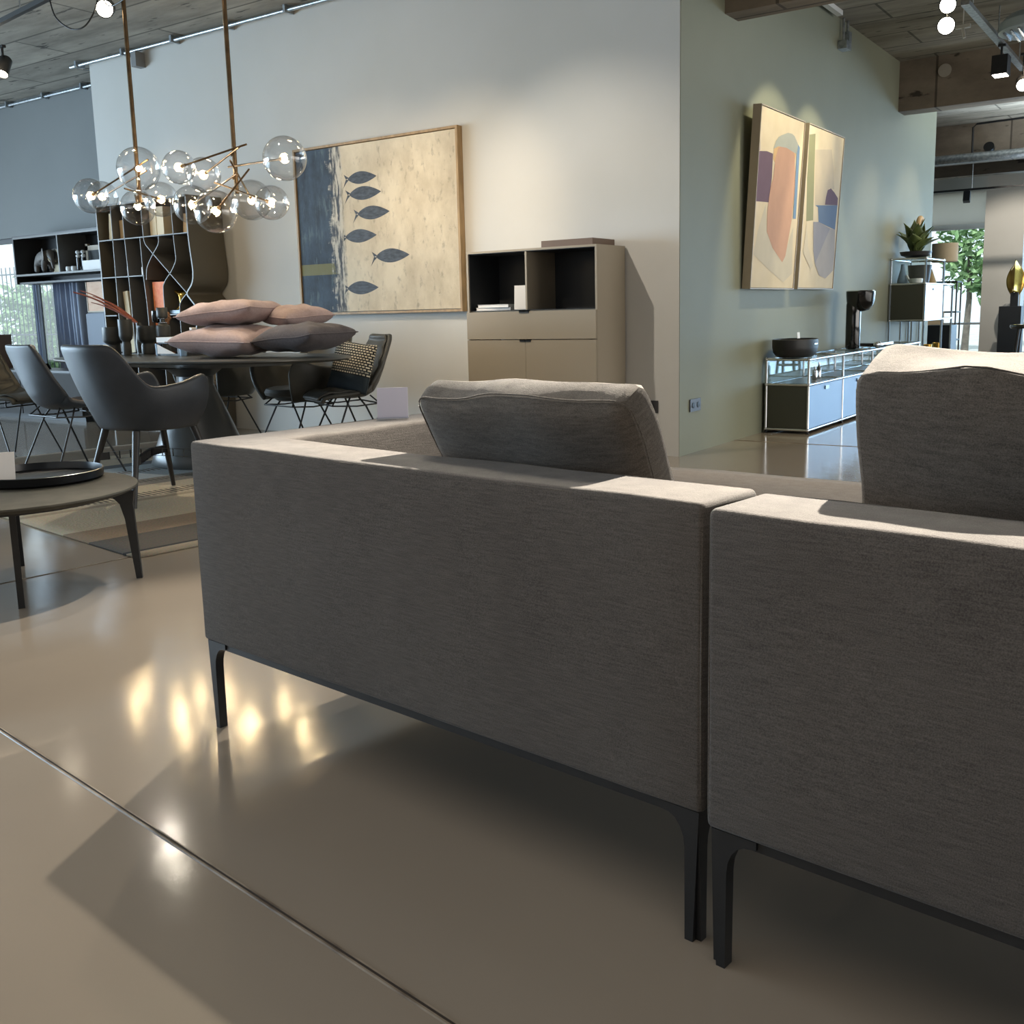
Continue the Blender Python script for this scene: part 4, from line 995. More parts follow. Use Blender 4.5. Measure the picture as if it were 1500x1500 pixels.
for i, (x, y) in enumerate(((-10.155, 6.62), (-10.06, 6.62))):
    t = thing('candlestick', ('left', 'right')[i]+' slim black candlestick with white beads in the wall shelf', 'candlestick', (x, y, 1.546), 0, GS)
    b = MB(); b.lathe([(0, 0), (.028, 0), (.03, .008), (.022, .015), (.022, .14), (0, .14)], n=20); obj('stem', b, M['gloss_black'], t)
    b = MB(); b.sphere((0, 0, .16), .024, 16, 10, .85); b.sphere((0, 0, .20), .024, 16, 10, .85); obj('bead', b, M['white_plastic'], t)
for i, (x, y, lab) in enumerate(((-10.235, 6.55, 'small white round pot in front of the candlesticks'), (-10.13, 6.545, 'small white pot close to the left candlestick'))):
    b = MB(); b.lathe([(0, 0), (.025, 0), (.033, .02), (.028, .05), (.022, .052), (0, .045)], n=20); o = obj('white_pot', b, M['white_plastic']); o.location = (x, y, 1.546); tag(o, lab, 'pot', GS)
box_obj('box', 'white box at the right of the wall shelf', 'box', -9.99, -9.62, 6.56, .12, 1.546, .10, M['paper'], 0, GS)
for i in range(2): box_obj('book', ('dark flat book at the bottom of the stack in the wall shelf', 'dark flat book on top of the stack in the wall shelf')[i], 'book', -10.295, -10.295+.19-.01*i, 6.62, .16, 1.5455+.024*i, .022, M['dark_plastic'], 0, GS)

# curtain, picture and tall cupboard right of the window
b = MB()
b.grid(lambda p, q: (-10.98+.56*p+.012*sin(p*40)*(1-q*.3), .035*sin(p*44+1.3*sin(q*2))+.012*sin(p*13), .44+1.0*q), 90, 6)
cu = obj('curtain', b, M['curtain'], angle=180); cu.location = (0, 6.80, 0); tag(cu, 'slate blue curtain gathered at the right side of the left window', 'curtain')
b = MB()
b.grid(lambda p, q: (-11.36+.09*p+.008*sin(p*14), .03*sin(p*24+.8*sin(q*2)), .44+1.5*q), 40, 6)
cu = obj('curtain', b, M['curtain'], angle=180); cu.location = (0, 6.80, 0); tag(cu, 'narrow slate blue curtain in the middle of the left window', 'curtain')
t = thing('framed_print', 'peach coloured print hung below the wall shelf', 'picture', (-10.0, 6.60, 1.12)); b = MB(); b.box(-.02, .75, 0, .03, 0, .305); obj('panel', b, mat('peach print', rgb(212, 172, 146), .7, col2=rgb(224, 192, 166), nscale=5, stretch=(1, 1, 4)), t, False); b = MB(); b.box(-.032, -.02, -.005, .03, -.012, .305); b.box(-.02, .75, -.005, .03, -.012, 0); obj('frame', b, M['frame_pale'], t, False)
t = thing('tall_cupboard', 'slate blue cupboard under the peach print', 'cabinet', (-10.02, 6.56, 0)); b = MB(); b.box(0, .72, .02, .28, 0, 1.1); obj('carcass', b, M['slate'], t, False)
for x0, x1 in ((.004, .325), (.335, .716)):
    b = MB(); b.box(x0, x1, 0, .018, .04, 1.09); obj('door', b, mat('slate blue lacquer', rgb(60, 74, 94), .45), t, False)
M['sideboard'] = mat('dark brown matt drawer', rgb(44, 41, 40), .75)
# low sideboard under the shelf
t = thing('sideboard', 'long low dark sideboard along the left window wall', 'sideboard', (-13.75, 6.02, 0))
b = MB(); b.box(0, 4.35, .02, .40, .05, .50); obj('carcass', b, M['black'], t, False); b = MB(); b.box(-.01, 4.36, 0, .41, .50, .52); obj('top', b, M['dark_plastic'], t, False)
for i in range(4):
    b = MB(); b.box(.01+1.0875*i, 1.08+1.0875*i, 0, .019, .06, .49); obj('drawer', b, M['sideboard'], t, False)
b = MB(); b.box(.05, 4.3, .06, .38, 0, .05); obj('plinth', b, M['black'], t, False)
b = MB(); b.prism([(-.11, 0), (.11, 0), (.14, .37), (-.14, .37)], 0, .2, 'y'); b.bevel(.004, 2)
o = obj('planter_box', b, M['brown_box']); o.location = (-11.23, 6.12, .521); tag(o, 'small brown tapered box seen above the left side chair', 'box')
for i, (x, lab) in enumerate(((-10.55, 'small black angular ornament, left one on the sideboard'), (-10.30, 'small black angular ornament, right one on the sideboard'))):
    b = MB(); b.prism([(-.08, 0), (.08, 0), (.03, .06), (-.05, .03)], 0, .08, 'y'); o = obj('ornament', b, M['gloss_black'], None, False); o.location = (x, 6.15, .521); tag(o, lab, 'ornament', 'black ornaments on the sideboard')
# ================================================================== DIPTYCH on the green wall
def lean_y(y, z): return y-.1745*(z-1.14)*.93
SH = dict(
 purple=[(7.549,2.114),(7.712,2.13),(7.84,2.126),(7.822,1.954),(7.763,1.772),(7.484,1.761)],
 sliver=[(7.554,2.226),(7.577,2.206),(7.574,2.12),(7.542,2.117)],
 lgrey=[(7.697,1.756),(7.723,1.556),(7.848,1.442),(8.066,1.339),(8.273,1.583),(8.308,1.623),(8.294,1.255),(8.093,1.183),(7.788,1.271),(7.453,1.381),(7.541,1.559)],
 ochre=[(7.84,2.09),(7.86,2.17),(7.93,2.20),(8.2,2.20),(8.35,2.20),(8.30,2.05),(7.95,2.02)],
 orange=[(7.845,1.95),(7.89,2.10),(7.947,2.18),(8.087,2.212),(8.232,2.228),(8.31,2.17),(8.33,2.05),(8.327,1.911),(8.267,1.67),(8.136,1.39),(8.066,1.339),(7.848,1.442),(7.723,1.556),(7.732,1.711),(7.791,1.88)],
 grey=[(7.845,2.161),(7.893,2.22),(7.95,2.255),(8.012,2.275),(8.154,2.31),(8.25,2.313),(8.301,2.303),(8.388,2.252),(8.366,2.175),(8.124,2.198),(7.95,2.19)],
 blue=[(8.388,2.252),(8.43,2.233),(8.361,1.688),(8.297,1.685),(8.327,1.911),(8.355,2.174)])
SH2 = dict(
 olive=[(8.658,2.358),(8.807,2.382),(8.8,2.04),(8.798,1.701),(8.624,1.684),(8.623,2.024)],
 stone=[(8.808,2.26),(9.243,2.308),(9.301,2.166),(9.339,1.992),(9.204,1.988),(9.097,1.846),(8.83,1.827)],
 plum=[(9.097,1.846),(9.12,1.91),(9.16,1.97),(9.249,1.992),(9.35,1.965),(9.452,1.926),(9.444,1.865)],
 azure=[(8.83,1.824),(9.444,1.865),(9.394,1.654),(8.937,1.695),(8.915,1.813)],
 slate=[(8.799,1.688),(8.937,1.695),(9.256,1.658),(8.868,1.345),(8.817,1.451)],
 grey2=[(8.868,1.345),(9.256,1.658),(9.394,1.654),(9.40,1.45),(9.371,1.301),(9.159,1.228),(8.982,1.253)],
 pale=[(8.554,1.429),(8.636,1.685),(8.671,1.485),(8.814,1.331),(8.767,1.296)])
CC = dict(purple=(104,80,94), sliver=(120,118,128), lgrey=(198,188,168), ochre=(208,170,122), orange=(192,150,126), grey=(170,172,162), blue=(112,140,172), olive=(140,140,106), stone=(196,182,160), plum=(104,78,94), azure=(100,120,150), slate=(150,148,156), grey2=(168,162,160), pale=(206,194,172))
M['canvas'] = mat('cream canvas', rgb(214, 198, 168), .8, col2=rgb(220, 205, 177), nscale=5)
def panel(label, y0, y1, z0, z1, shapes):
    t = thing('abstract_painting', label, 'painting', (XG+.075, y0, z0), 0, 'abstract diptych on the green wall')
    t.rotation_euler = (0, radians(3.0), 0)
    w, h, d = y1-y0, z1-z0, .062
    b = MB(); b.box(-d, .004, -.008, 0, -.008, h+.008); b.box(-d, .004, w, w+.008, -.008, h+.008); b.box(-d, .004, 0, w, -.008, 0); b.box(-d, .004, 0, w, h, h+.008)
    obj('frame', b, M['frame_pale'], t, False)
    b = MB(); b.box(-d, -.002, .003, w-.003, .003, h-.003)
    ms = [M['canvas']]
    for i, (k, pts) in enumerate(shapes.items()):
        b.mi = len(ms); ms.append(mat('painted '+k, rgb(*CC[k]), .8, nscale=7))
        x = -.002+.0004*(i+1)
        q = [(min(max(lean_y(py_, pz_)-y0, .004), w-.004), min(max(pz_-z0, .004), h-.004)) for py_, pz_ in pts]
        f = b.face([(x, a, c) for a, c in q]); f.normal_update()
        if f.normal.x < 0: f.normal_flip()
    bmesh.ops.triangulate(b.bm, faces=[f for f in b.bm.faces if len(f.verts) > 4])
    obj('canvas', b, ms, t, False, fixn=False)
panel('abstract painting with a tall salmon arch, left half of the pair on the green wall', 7.39, 8.325, 1.137, 2.433, SH)
panel('abstract painting with olive bar and blue block, right of the green wall pair', 8.440, 9.371, 1.142, 2.437, SH2)

# ================================================================== CHROME LOWBOARD
LX0, LX1, LY0, LY1 = -2.94, -2.60, 7.86, 11.40
lw_ = thing('lowboard', 'long low chrome tube sideboard with glass upper shelf and grey steel doors', 'sideboard', (LX0, LY0, 0))
LW, LL = LX1-LX0, LY1-LY0
b = MB(); R_ = .011
bays = [0, .885, 1.77, 2.655, LL]
for z in (.03, .385, .582):
    for x in (0, LW): b.tube([(x, 0, z), (x, LL, z)], R_, 10)
    for y in bays: b.tube([(0, y, z), (LW, y, z)], R_, 10)
for y in bays:
    for x in (0, LW): b.tube([(x, y, .03), (x, y, .582)], R_, 10)
for y in bays:
    for x in (0, LW):
        for z in (.03, .385, .582): b.sphere((x, y, z), .0155, 12, 8)
obj('tube_frame', b, M['chrome'], lw_)
b = MB(); b.box(.004, LW-.004, -.003, .003, .042, .374); obj('end_panel', b, M['olive_panel'], lw_, False)
b = MB(); b.box(.004, LW-.004, LL-.003, LL+.003, .042, .374); obj('end_panel', b, M['olive_panel'], lw_, False)
b = MB(); b.box(-.003, .003, .004, LL-.004, .042, .374); obj('back_panel', b, M['olive_panel'], lw_, False)
b = MB(); b.box(.004, LW-.004, .004, LL-.004, .028, .034); obj('bottom_panel', b, M['olive_panel'], lw_, False)
b = MB(); b.box(.004, LW-.004, .004, LL-.004, .381, .388); obj('middle_panel', b, M['olive_panel'], lw_, False)
b = MB(); b.box(.004, LW-.004, .004, LL-.004, .580, .587); obj('glass_top', b, M['pane'], lw_, False)
b = MB(); b.box(-.003, .003, .012, LL-.012, .396, .572); obj('glass_back', b, M['pane'], lw_, False)
b = MB(); b.box(.012, LW-.012, -.002, .002, .396, .572); obj('glass_end', b, M['pane'], lw_, False)
for i in range(4):
    y0, y1 = bays[i]+.008, bays[i+1]-.008
    b = MB(); b.box(LW-.004, LW+.004, y0, y1, .042, .374); b.bevel(.002, 1); d = obj('door', b, M['door_blue_reflection'], lw_)
    h = MB(); yc = (y0+y1)/2; h.box(LW+.003, LW+.012, yc-.045, yc+.045, .325, .355); h.bevel(.004, 2); obj('handle', h, M['gloss_black'], d)
b = MB()
for y in bays:
    for x in (0, LW): b.lathe([(0, 0), (.014, 0), (.016, .006), (.008, .012), (.008, .02), (0, .02)], c=(x, y, 0), n=14)
obj('foot', b, M['black'], lw_)
b = MB()
for y, z, h_ in ((.42, .394, .10), (.55, .394, .13), (.95, .394, .12), (1.35, .394, .10)): pass
for i, (y, h_, r, lab) in enumerate(((.52, .11, .022, 'left'), (.62, .14, .018, 'right'))):
    b = MB(); b.lathe([(0, 0), (r, 0), (r*1.1, .01), (r, h_*.7), (r*.4, h_*.8), (r*.4, h_), (0, h_)], n=20); o = obj('silver_bottle', b, M['chrome']); o.location = (LX0+.22, LY0+y, .3895); tag(o, f'small silver bottle inside the glass shelf of the lowboard, {lab} one', 'bottle', 'silver bottles in the lowboard')
# black oval basin, price tag, tall black lamp
t = thing('oval_bowl', 'black oval bowl with small white mark on the lowboard', 'bowl', (-2.77, 8.03, .594))
b = MB(); b.lathe([(0, 0), (.18, 0), (.21, .010), (.24, .04), (.252, .08), (.252, .140), (.238, .144), (.232, .12), (.2, .03), (0, .025)], n=56, sx=.66, sy=1.0); obj('body', b, M['black'], t, angle=60)
b = MB(); b.box(-.002, .002, -.035, .035, -.004, .004); b.xform(Matrix.Translation((.166, .0, .105))); obj('maker_mark', b, M['chrome'], t, False)
card_stand('price_card', 'tiny white price card sticking up from the black oval bowl', (-2.80, 8.20, .735), H2, .06, .05, M['paper'], .1)
t = thing('table_lamp', 'tall black goblet shaped lamp standing on the lowboard', 'lamp', (-2.79, 9.66, .594))
b = MB(); b.lathe([(0, 0), (.062, 0), (.066, .012), (.066, .40), (.060, .42), (0, .42)], n=40); obj('base', b, M['gloss_black'], t, angle=50)
b = MB(); b.lathe([(0, .335), (.03, .336), (.075, .35), (.108, .385), (.124, .43), (.130, .52), (.120, .525), (.11, .43), (.06, .36), (0, .35)], c=(.05, .035, 0), n=44); obj('bowl_shade', b, M['gloss_black'], t, angle=50)
b = MB(); b.lathe([(.126, .515), (.134, .52), (.126, .527)], c=(.05, .035, 0), n=44); obj('chrome_rim', b, M['chrome'], t)
for i, (y, lab) in enumerate(((8.36, 'small clear acrylic holder beside the black oval bowl'), )):
    b = MB(); b.box(-.04, .04, -.06, .06, 0, .06); o = obj('acrylic_holder', b, M['acrylic'], None, False); o.location = (-2.76, y, .5885); tag(o, lab, 'holder')
t = thing('remote_tray', 'flat black tray beside the tall black lamp', 'tray', (-2.76, 10.35, .594)); b = MB(); b.box(-.10, .10, -.25, .25, 0, .03); b.bevel(.006, 2); obj('body', b, M['gloss_black'], t)
for i, (y, lab) in enumerate(((9.98, 'small chrome ball nearest the foot of the tall black lamp'), (10.06, 'small chrome ball right of the other at the foot of the tall black lamp'))):
    b = MB(); b.sphere((0, 0, .028), .028, 18, 12); o = obj('chrome_ball', b, M['chrome']); o.location = (-2.66, y, .5885); tag(o, lab, 'ball', 'chrome balls on the lowboard')

# ================================================================== TALL CHROME SHELF
TX0, TX1, TY0 = -2.955, -2.60, 11.56
ts = thing('display_shelf', 'tall chrome tube shelf with olive end panel and pale door', 'shelf', (TX0, TY0, 0))
TW = TX1-TX0; ya, yb = .86, 1.37
b = MB()
def tb(*p): b.tube(p, R_, 8)
for x in (0, TW):
    for y in (0, ya): tb((x, y, 0), (x, y, 1.46))
    tb((x, yb, 0), (x, yb, 1.195))
    for z, y1 in ((.03, yb), (.44, yb), (.81, yb), (1.195, yb), (1.46, ya)): tb((x, 0, z), (x, y1, z))
for z in (.03, .44, .81, 1.195, 1.46):
    for y in (0, ya) + ((yb,) if z < 1.3 else ()): tb((0, y, z), (TW, y, z))
for x in (.12, .235): tb((x, 0, .03), (x, 0, .81))
for x in (0, TW):
    for y in (0, ya, yb):
        for z in (.03, .44, .81, 1.195, 1.46):
            if y == yb and z > 1.3: continue
            b.sphere((x, y, z), .016, 10, 8)
obj('tube_frame', b, M['chrome'], ts)
b = MB(); b.box(.01, TW-.01, -.004, .004, .82, 1.185); obj('end_panel', b, M['olive_panel'], ts, False)
b = MB(); b.box(.004, TW-.01, .01, yb-.01, .807, .814); b.box(.004, TW-.01, .01, yb-.01, 1.192, 1.198); b.box(.0, .006, .01, yb-.01, .82, 1.185); b.box(.01, TW-.01, ya-.003, ya+.003, .82, 1.185); obj('steel_panel', b, M['olive_panel'], ts, False)
b = MB(); b.box(.01, TW-.01, -.003, .003, 1.205, 1.45); b.box(.004, TW-.01, .01, ya-.01, 1.457, 1.463); obj('glass_panel', b, M['pane'], ts, False)
b = MB(); b.box(.01, TW-.01, .01, yb-.01, .437, .443); b.box(.01, TW-.01, .01, yb-.01, .027, .033); obj('shelf_board', b, M['olive_panel'], ts, False)
b = MB(); b.box(TW-.004, TW+.004, .012, ya-.012, .822, 1.185); d = obj('door', b, M['white_panel'], ts, False)
h = MB(); h.box(TW+.003, TW+.012, .36, .50, 1.125, 1.15); h.bevel(.004, 2); obj('handle', h, M['gloss_black'], d)
# plant and things on / in it
t = thing('agave_plant', 'spiky green agave plant in a dark bowl on top of the tall chrome shelf', 'plant', (-2.77, 11.83, 1.472))
b = MB(); b.lathe([(0, 0), (.07, 0), (.15, .03), (.165, .07), (.15, .072), (.13, .04), (0, .035)], n=32); obj('bowl', b, M['dark_plastic'], t)
rnd = random.Random(11)
for i in range(15):
    a = 2*pi*i/15*2.4; tilt = .18+.062*i if i < 12 else 1.0+.06*(i-12); L_ = .37-.006*i+rnd.uniform(-.02, .03); w = .07
    mb = MB(); dx, dy = cos(a), sin(a)
    def lf(p, q):
        s = q; bend = tilt*(.55+.75*s); r = L_*s*sin(bend)*.82+.01; z = .05+L_*s*cos(tilt*.75*(1+.3*s))
        ww = w*(.75+.5*sin(pi*min(1, s*1.1)))*(1-s**3.2)
        xx = (-1+2*p)*ww; dip = .35*abs(xx)
        return (dx*r-dy*xx - dx*dip*0, dy*r+dx*xx, z+dip)
    mb.grid(lf, 4, 9); o = obj('leaf', mb, M['leaf'], t, angle=80); mod_solid(o, .006)
t = thing('wood_ring', 'pale wooden ring sculpture behind the agave plant', 'sculpture', (-2.83, 12.24, 1.474))
b = MB(); b.tube([(.0, -.0+  .12*cos(2*pi*i/40), .28+.17*sin(2*pi*i/40)) for i in range(40)], .028, 12, closed=True); obj('ring', b, M['tan'], t)
b = MB(); b.lathe([(0, 0), (.06, 0), (.06, .02), (.02, .025), (.018, .09), (0, .09)], n=20); obj('foot', b, M['tan'], t)
b = MB(); b.lathe([(0, 0), (.10, 0), (.125, .20), (.115, .20), (.09, .02), (0, .02)], n=32); o = obj('dark_pot', b, M['black']); o.location = (-2.75, 11.95, 1.2); tag(o, 'dark tapered pot inside the glass top of the tall chrome shelf', 'pot', 'pots in the tall shelf')
b = MB(); b.lathe([(0, 0), (.05, 0), (.055, .03), (.025, .15), (.02, .20), (.024, .21), (0, .20)], n=24); o = obj('blue_vase', b, M['blue_glass']); o.location = (-2.88, 11.75, 1.2); tag(o, 'pale blue vase at the left inside the glass top of the tall chrome shelf', 'vase')
b = MB(); b.lathe([(0, 0), (.065, 0), (.07, .05), (.06, .055), (.055, .01), (0, .01)], n=24); b.tube([(-.06, 0, .02), (-.10, 0, .09)], .012, 8); o = obj('white_scoop', b, M['white_plastic']); o.location = (-2.73, 11.72, 1.2); tag(o, 'small white scoop in front of the dark pot in the tall shelf', 'scoop')
b = MB(); b.lathe([(0, 0), (.075, 0), (.07, .02), (.02, .16), (0, .17)], n=28); o = obj('ochre_cone', b, M['cone']); o.location = (-2.70, 12.22, 1.2); tag(o, 'ochre cone at the right inside the top of the tall chrome shelf', 'ornament')
for i, (y, lab) in enumerate(((12.15, 'small gold cup on the open board of the tall shelf, left one'), (12.62, 'small gold cup on the open board of the tall shelf, right one'))):
    b = MB(); b.lathe([(0, 0), (.04, 0), (.05, .09), (.045, .09), (.036, .008), (0, .008)], n=22); o = obj('gold_cup', b, M['gold']); o.location = (-2.68, y, .445); tag(o, lab, 'cup', 'gold cups in the tall shelf')

# ================================================================== FAR ROOM
t = thing('floor_lamp', 'floor lamp with beige drum shade in front of the far window', 'lamp', (-2.905, 13.9, 0))
b = MB(); b.lathe([(.145, 1.49), (.155, 1.50), (.155, 1.72), (.15, 1.72), (.15, 1.50)], n=44); obj('lamp_shade', b, M['lampshade'], t)
b = MB(); b.tube([(0, 0, .02), (0, 0, 1.62)], .012, 10); b.tube([(0, 0, 1.6), (.14, 0, 1.6)], .004, 6); b.tube([(0, 0, 1.6), (-.14, 0, 1.6)], .004, 6); obj('pole', b, M['black_metal'], t)
b = MB(); b.lathe([(0, 0), (.15, 0), (.15, .018), (.02, .025), (0, .025)], n=36); obj('base', b, M['black_metal'], t)
t = thing('lounge_chair', 'beige upholstered lounge chair in front of the far window', 'chair', (-3.48, 15.3, 0), radians(200))
b = MB(); b.box(-.33, .33, -.34, .34, .22, .42); b.bevel(.05, 4); obj('seat', b, M['beige_linen'], t)
b = MB(); b.box(-.35, .35, -.44, -.30, .25, .86); b.bevel(.06, 4); obj('backrest', b, M['beige_linen'], t)
for s in (-1, 1):
    b = MB(); b.box(s*.37-.06, s*.37+.06, -.36, .32, .22, .58); b.bevel(.045, 4); obj('armrest', b, M['beige_linen'], t)
for sx in (-1, 1):
    for sy in (-1, 1): b = MB(); b.tube([(sx*.28, sy*.26, .23), (sx*.32, sy*.30, 0)], .018, 8, r1=.011); obj('leg', b, M['dark_wood'], t)
t = thing('black_cabinet', 'black cabinet behind the tall chrome shelf', 'cabinet', (-3.12, 13.55, 0)); b = MB(); b.box(-.05, .26, .62, 1.05, .06, .70); b.bevel(.004, 1); obj('carcass', b, M['cab_in'], t); b = MB(); b.box(-.03, .24, .64, 1.03, 0, .06); obj('plinth', b, M['black'], t, False)
t = thing('black_rack', 'thin black open rack in front of the far window', 'rack', (-3.22, 15.0, 0))
b = MB()
for x in (0, .30):
    for y in (0, .3): b.tube([(x-.22, y+.9, 0), (x-.22, y+.9, 1.28)], .012, 6)
for z in (.03, .45, .85, 1.28): b.tube([(-.22, .9, z), (.08, .9, z), (.08, 1.2, z), (-.22, 1.2, z)], .012, 6, closed=True)
obj('tube_frame', b, M['black_metal'], t)
for z in (.45, .85): b = MB(); b.box(-.22, .08, .9, 1.2, z-.006, z+.006); obj('shelf_board', b, M['black'], t, False)
# gold sculpture on black plinth
t = thing('plinth', 'square black plinth in front of the white far pier', 'plinth', (-2.90, 18.95, 0)); b = MB(); b.box(-.14, .20, -.16, .16, 0, .90); b.bevel(.004, 1); obj('body', b, M['cab_in'], t)
t = thing('gold_sculpture', 'folded gold leaf sculpture on a dark stem on the black plinth', 'sculpture', (-2.83, 18.93, .901))
b = MB(); b.box(-.06, .06, -.05, .05, 0, .22); b.bevel(.004, 1); obj('stem', b, M['cab_in'], t)
b = MB(); 
def gl_(p, q):
    a = -1.15+2.3*p; r = .15*sin(pi*(.1+.86*q))**.8; z = .2+.52*q
    return (r*sin(a)*1.05, -.12+.16*cos(a*1.0)*0+.13*abs(sin(a*1.5)), z+.03*cos(a*3))
b.grid(gl_, 18, 16); o = obj('gold_leaf', b, M['gold'], t, angle=80); mod_solid(o, .008)
# dark bar stool at the far right
t = thing('bar_stool', 'black bar stool at the right edge of the picture', 'stool', (-1.66, 12.0, 0))
b = MB(); b.lathe([(0, .705), (.15, .705), (.165, .72), (.16, .745), (0, .75)], n=32); obj('seat', b, M['gloss_black'], t)
for i in range(4):
    a = pi/4+i*H2; b = MB(); b.tube([(.10*cos(a), .10*sin(a), .71), (.17*cos(a), .17*sin(a), 0)], .019, 10); obj('leg', b, M['black_metal'], t)
b = MB(); b.tube([(.145*cos(2*pi*i/32), .145*sin(2*pi*i/32), .30) for i in range(32)], .009, 8, closed=True); obj('foot_ring', b, M['chrome'], t)

# ================================================================== CEILING SERVICES
def track(name, label, p0, p1, w=.034, m='black_metal', drop=True):
    P, Q = Vector(p0), Vector(p1); d = (Q-P); L_ = d.length; t = thing(name, label, 'track', p0, math.atan2(d.y, d.x))
    b = MB(); b.box(0, L_, -w/2, w/2, 0, .032); b.bevel(.003, 1); obj('rail', b, M[m], t)
    for s in (.1, .5, .9):
        b = MB(); b.tube([(L_*s, 0, .03), (L_*s, 0, CEIL-p0[2]-.001)], .006, 6); obj('hanger', b, M['steel'], t)
    return t
def spot(label, loc, aim, face, r=.045, L_=.13, zc=3.13, box=False):
    """can light on a short bracket, aimed at a point"""
    t = thing('track_spotlight', label, 'spotlight', loc, 0, 'ceiling spotlights')
    P = Vector(loc); d = (Vector(aim)-P).normalized(); rotm = d.to_track_quat('-Z', 'Y').to_matrix().to_4x4()
    b = MB()
    if box: b.box(-r, r, -r, r, -L_*.5, L_*.5); b.bevel(.006, 2)
    else: b.lathe([(0, L_*.5), (r*.8, L_*.5), (r, L_*.42), (r, -L_*.5), (r*.90, -L_*.5), (r*.88, -L_*.36), (0, -L_*.36)], n=28)
    b.xform(rotm); obj('housing', b, M['black_metal'], t, angle=50)
    b = MB()
    if box: b.box(-r*.86, r*.86, -r*.86, r*.86, -L_*.5-.003, -L_*.5-.001)
    else: b.lathe([(0, -L_*.45), (r*.86, -L_*.45), (r*.86, -L_*.42), (0, -L_*.42)], n=28)
    b.xform(rotm); obj('lamp_face', b, face, t, False)
    b = MB(); b.tube([(0, 0, 0), (0, 0, max(.05, zc-loc[2]))], .010, 8); b.box(-.03, .03, -.016, .016, max(.03, zc-loc[2]-.02), max(.05, zc-loc[2])); obj('bracket', b, M['black_metal'], t)
    return t
track('light_track', 'black lighting track across the ceiling at the top left corner', (-8.9, 4.58, 3.13), (-5.2, 4.08, 3.13))
spot('round track spotlight lit at the top left, above the left chandelier pole', (-6.27, 4.46, 3.06), (-1.5, .4, 1.0), M['lamp_hot'], .058, .17, 3.2)
spot('dark track spotlight cut by the left edge of the picture', (-8.19, 4.84, 3.04), (-7.3, 3.2, 0), M['lamp_face'], .05, .16, 3.2)
def cable(label, pts, r=.005):
    b = MB(); b.tube(curve3(pts), r, 6); o = obj('power_cable', b, M['black']); return tag(o, label, 'cable')
def curve3(pts, n=8):
    P = [pts[0]]+list(pts)+[pts[-1]]; out = []
    for i in range(1, len(P)-2):
        for k in range(n):
            s = k/n; out.append(tuple(.5*((2*P[i][j])+(-P[i-1][j]+P[i+1][j])*s+(2*P[i-1][j]-5*P[i][j]+4*P[i+1][j]-P[i+2][j])*s*s+(-P[i-1][j]+3*P[i][j]-3*P[i+1][j]+P[i+2][j])*s**3) for j in range(3)))
    out.append(pts[-1]); return out
cable('black cable sagging from the top left track to the lit round spotlight', [(-6.62, 4.28, 3.15), (-6.58, 4.29, 3.02), (-6.45, 4.31, 2.93), (-6.33, 4.33, 2.93), (-6.25, 4.36, 3.02), (-6.22, 4.38, 3.13)])
cable('black cable sagging between the spotlight and the next ceiling point, top left', [(-6.25, 4.40, 3.16), (-6.14, 4.38, 3.04), (-6.0, 4.36, 3.02), (-5.84, 4.34, 3.06), (-5.76, 4.33, 3.2), (-5.74, 4.33, 3.49)])
t = thing('motion_sensor', 'small grey motion sensor at the top of the white wall', 'sensor', (-8.40, 6.24, 3.38)); b = MB(); b.box(-.035, .035, -.02, .08, -.07, .06); b.bevel(.012, 3); obj('body', b, mat('grey sensor shell', rgb(120, 120, 120), .5), t)
# right-hand side
track('light_track', 'silver lighting track running away along the ceiling at the right', (-1.757, 8.70, 3.2), (-1.757, 11.5, 3.2), .06, 'steel')
spot('brightly glaring round spotlight near the top right corner', (-1.91, 8.82, 3.10), (-.1, .5, 1.2), M['lamp_hot'], .068, .12, 3.25)
spot('round spotlight at the top edge, above the glaring one', (-1.77, 8.20, 3.10), (-.5, 2.0, .6), M['lamp_hot'], .06, .12, 3.3)
spot('black box spotlight hanging from the silver track', (-1.74, 10.2, 3.02), (-1.75, 10.0, 0), M['lamp_face_cool'], .065, .16, 3.2, True)
spot('black spotlight with a lit face at the right edge, below the box spotlight', (-1.63, 10.68, 2.94), (-.7, 5, .2), M['lamp_face_cool'], .06, .15, 3.2)
t = thing('small_spotlight', 'tiny pale spotlight right of the glaring one', 'spotlight', (-2.02, 9.97, 3.30)); b = MB(); b.box(-.06, .06, -.02, .02, .03, .06); b.tube([(0, 0, .03), (.015, 0, -.05)], .014, 10); b.tube([(0, 0, .05), (0, 0, .198)], .005, 6); obj('body', b, M['white_plastic'], t)
t = thing('ceiling_diffuser', 'round pale blue ventilation diffuser with ribs, cut by the right edge', 'diffuser', (-1.38, 9.75, 3.16))
b = MB(); b.lathe([(.30, 0), (.315, .012), (.31, .08), (.24, .14), (.12, .17), (.12, .338), (0, .338)], n=56); obj('shell', b, mat('pale blue enamel', rgb(178, 198, 214), .35), t)
for i in range(-4, 5):
    y = i*.062; l = sqrt(max(.001, .29**2-y*y)); b = MB(); b.box(y-.008, y+.008, -l, l, -.012, .012); obj('rib', b, M['steel'], t, False)
b = MB(); b.lathe([(0, .02), (.30, .02), (.30, .025), (0, .025)], n=48); obj('backing', b, M['window_frame'], t)
t = thing('junction_box', 'grey junction box with conduit at the top of the green wall', 'junction box', (-2.972, 9.66, 3.28)); b = MB(); b.box(0, .08, -.11, .03, -.05, .02); b.box(0, .06, .03, .10, 0, .12); b.bevel(.006, 2); obj('body', b, M['steel'], t); b = MB(); b.tube([(.03, -.05, .0), (.03, -.05, .218)], .012, 8); b.tube([(.03, .07, .1), (.03, .07, .218)], .012, 8); obj('conduit', b, M['steel'], t)
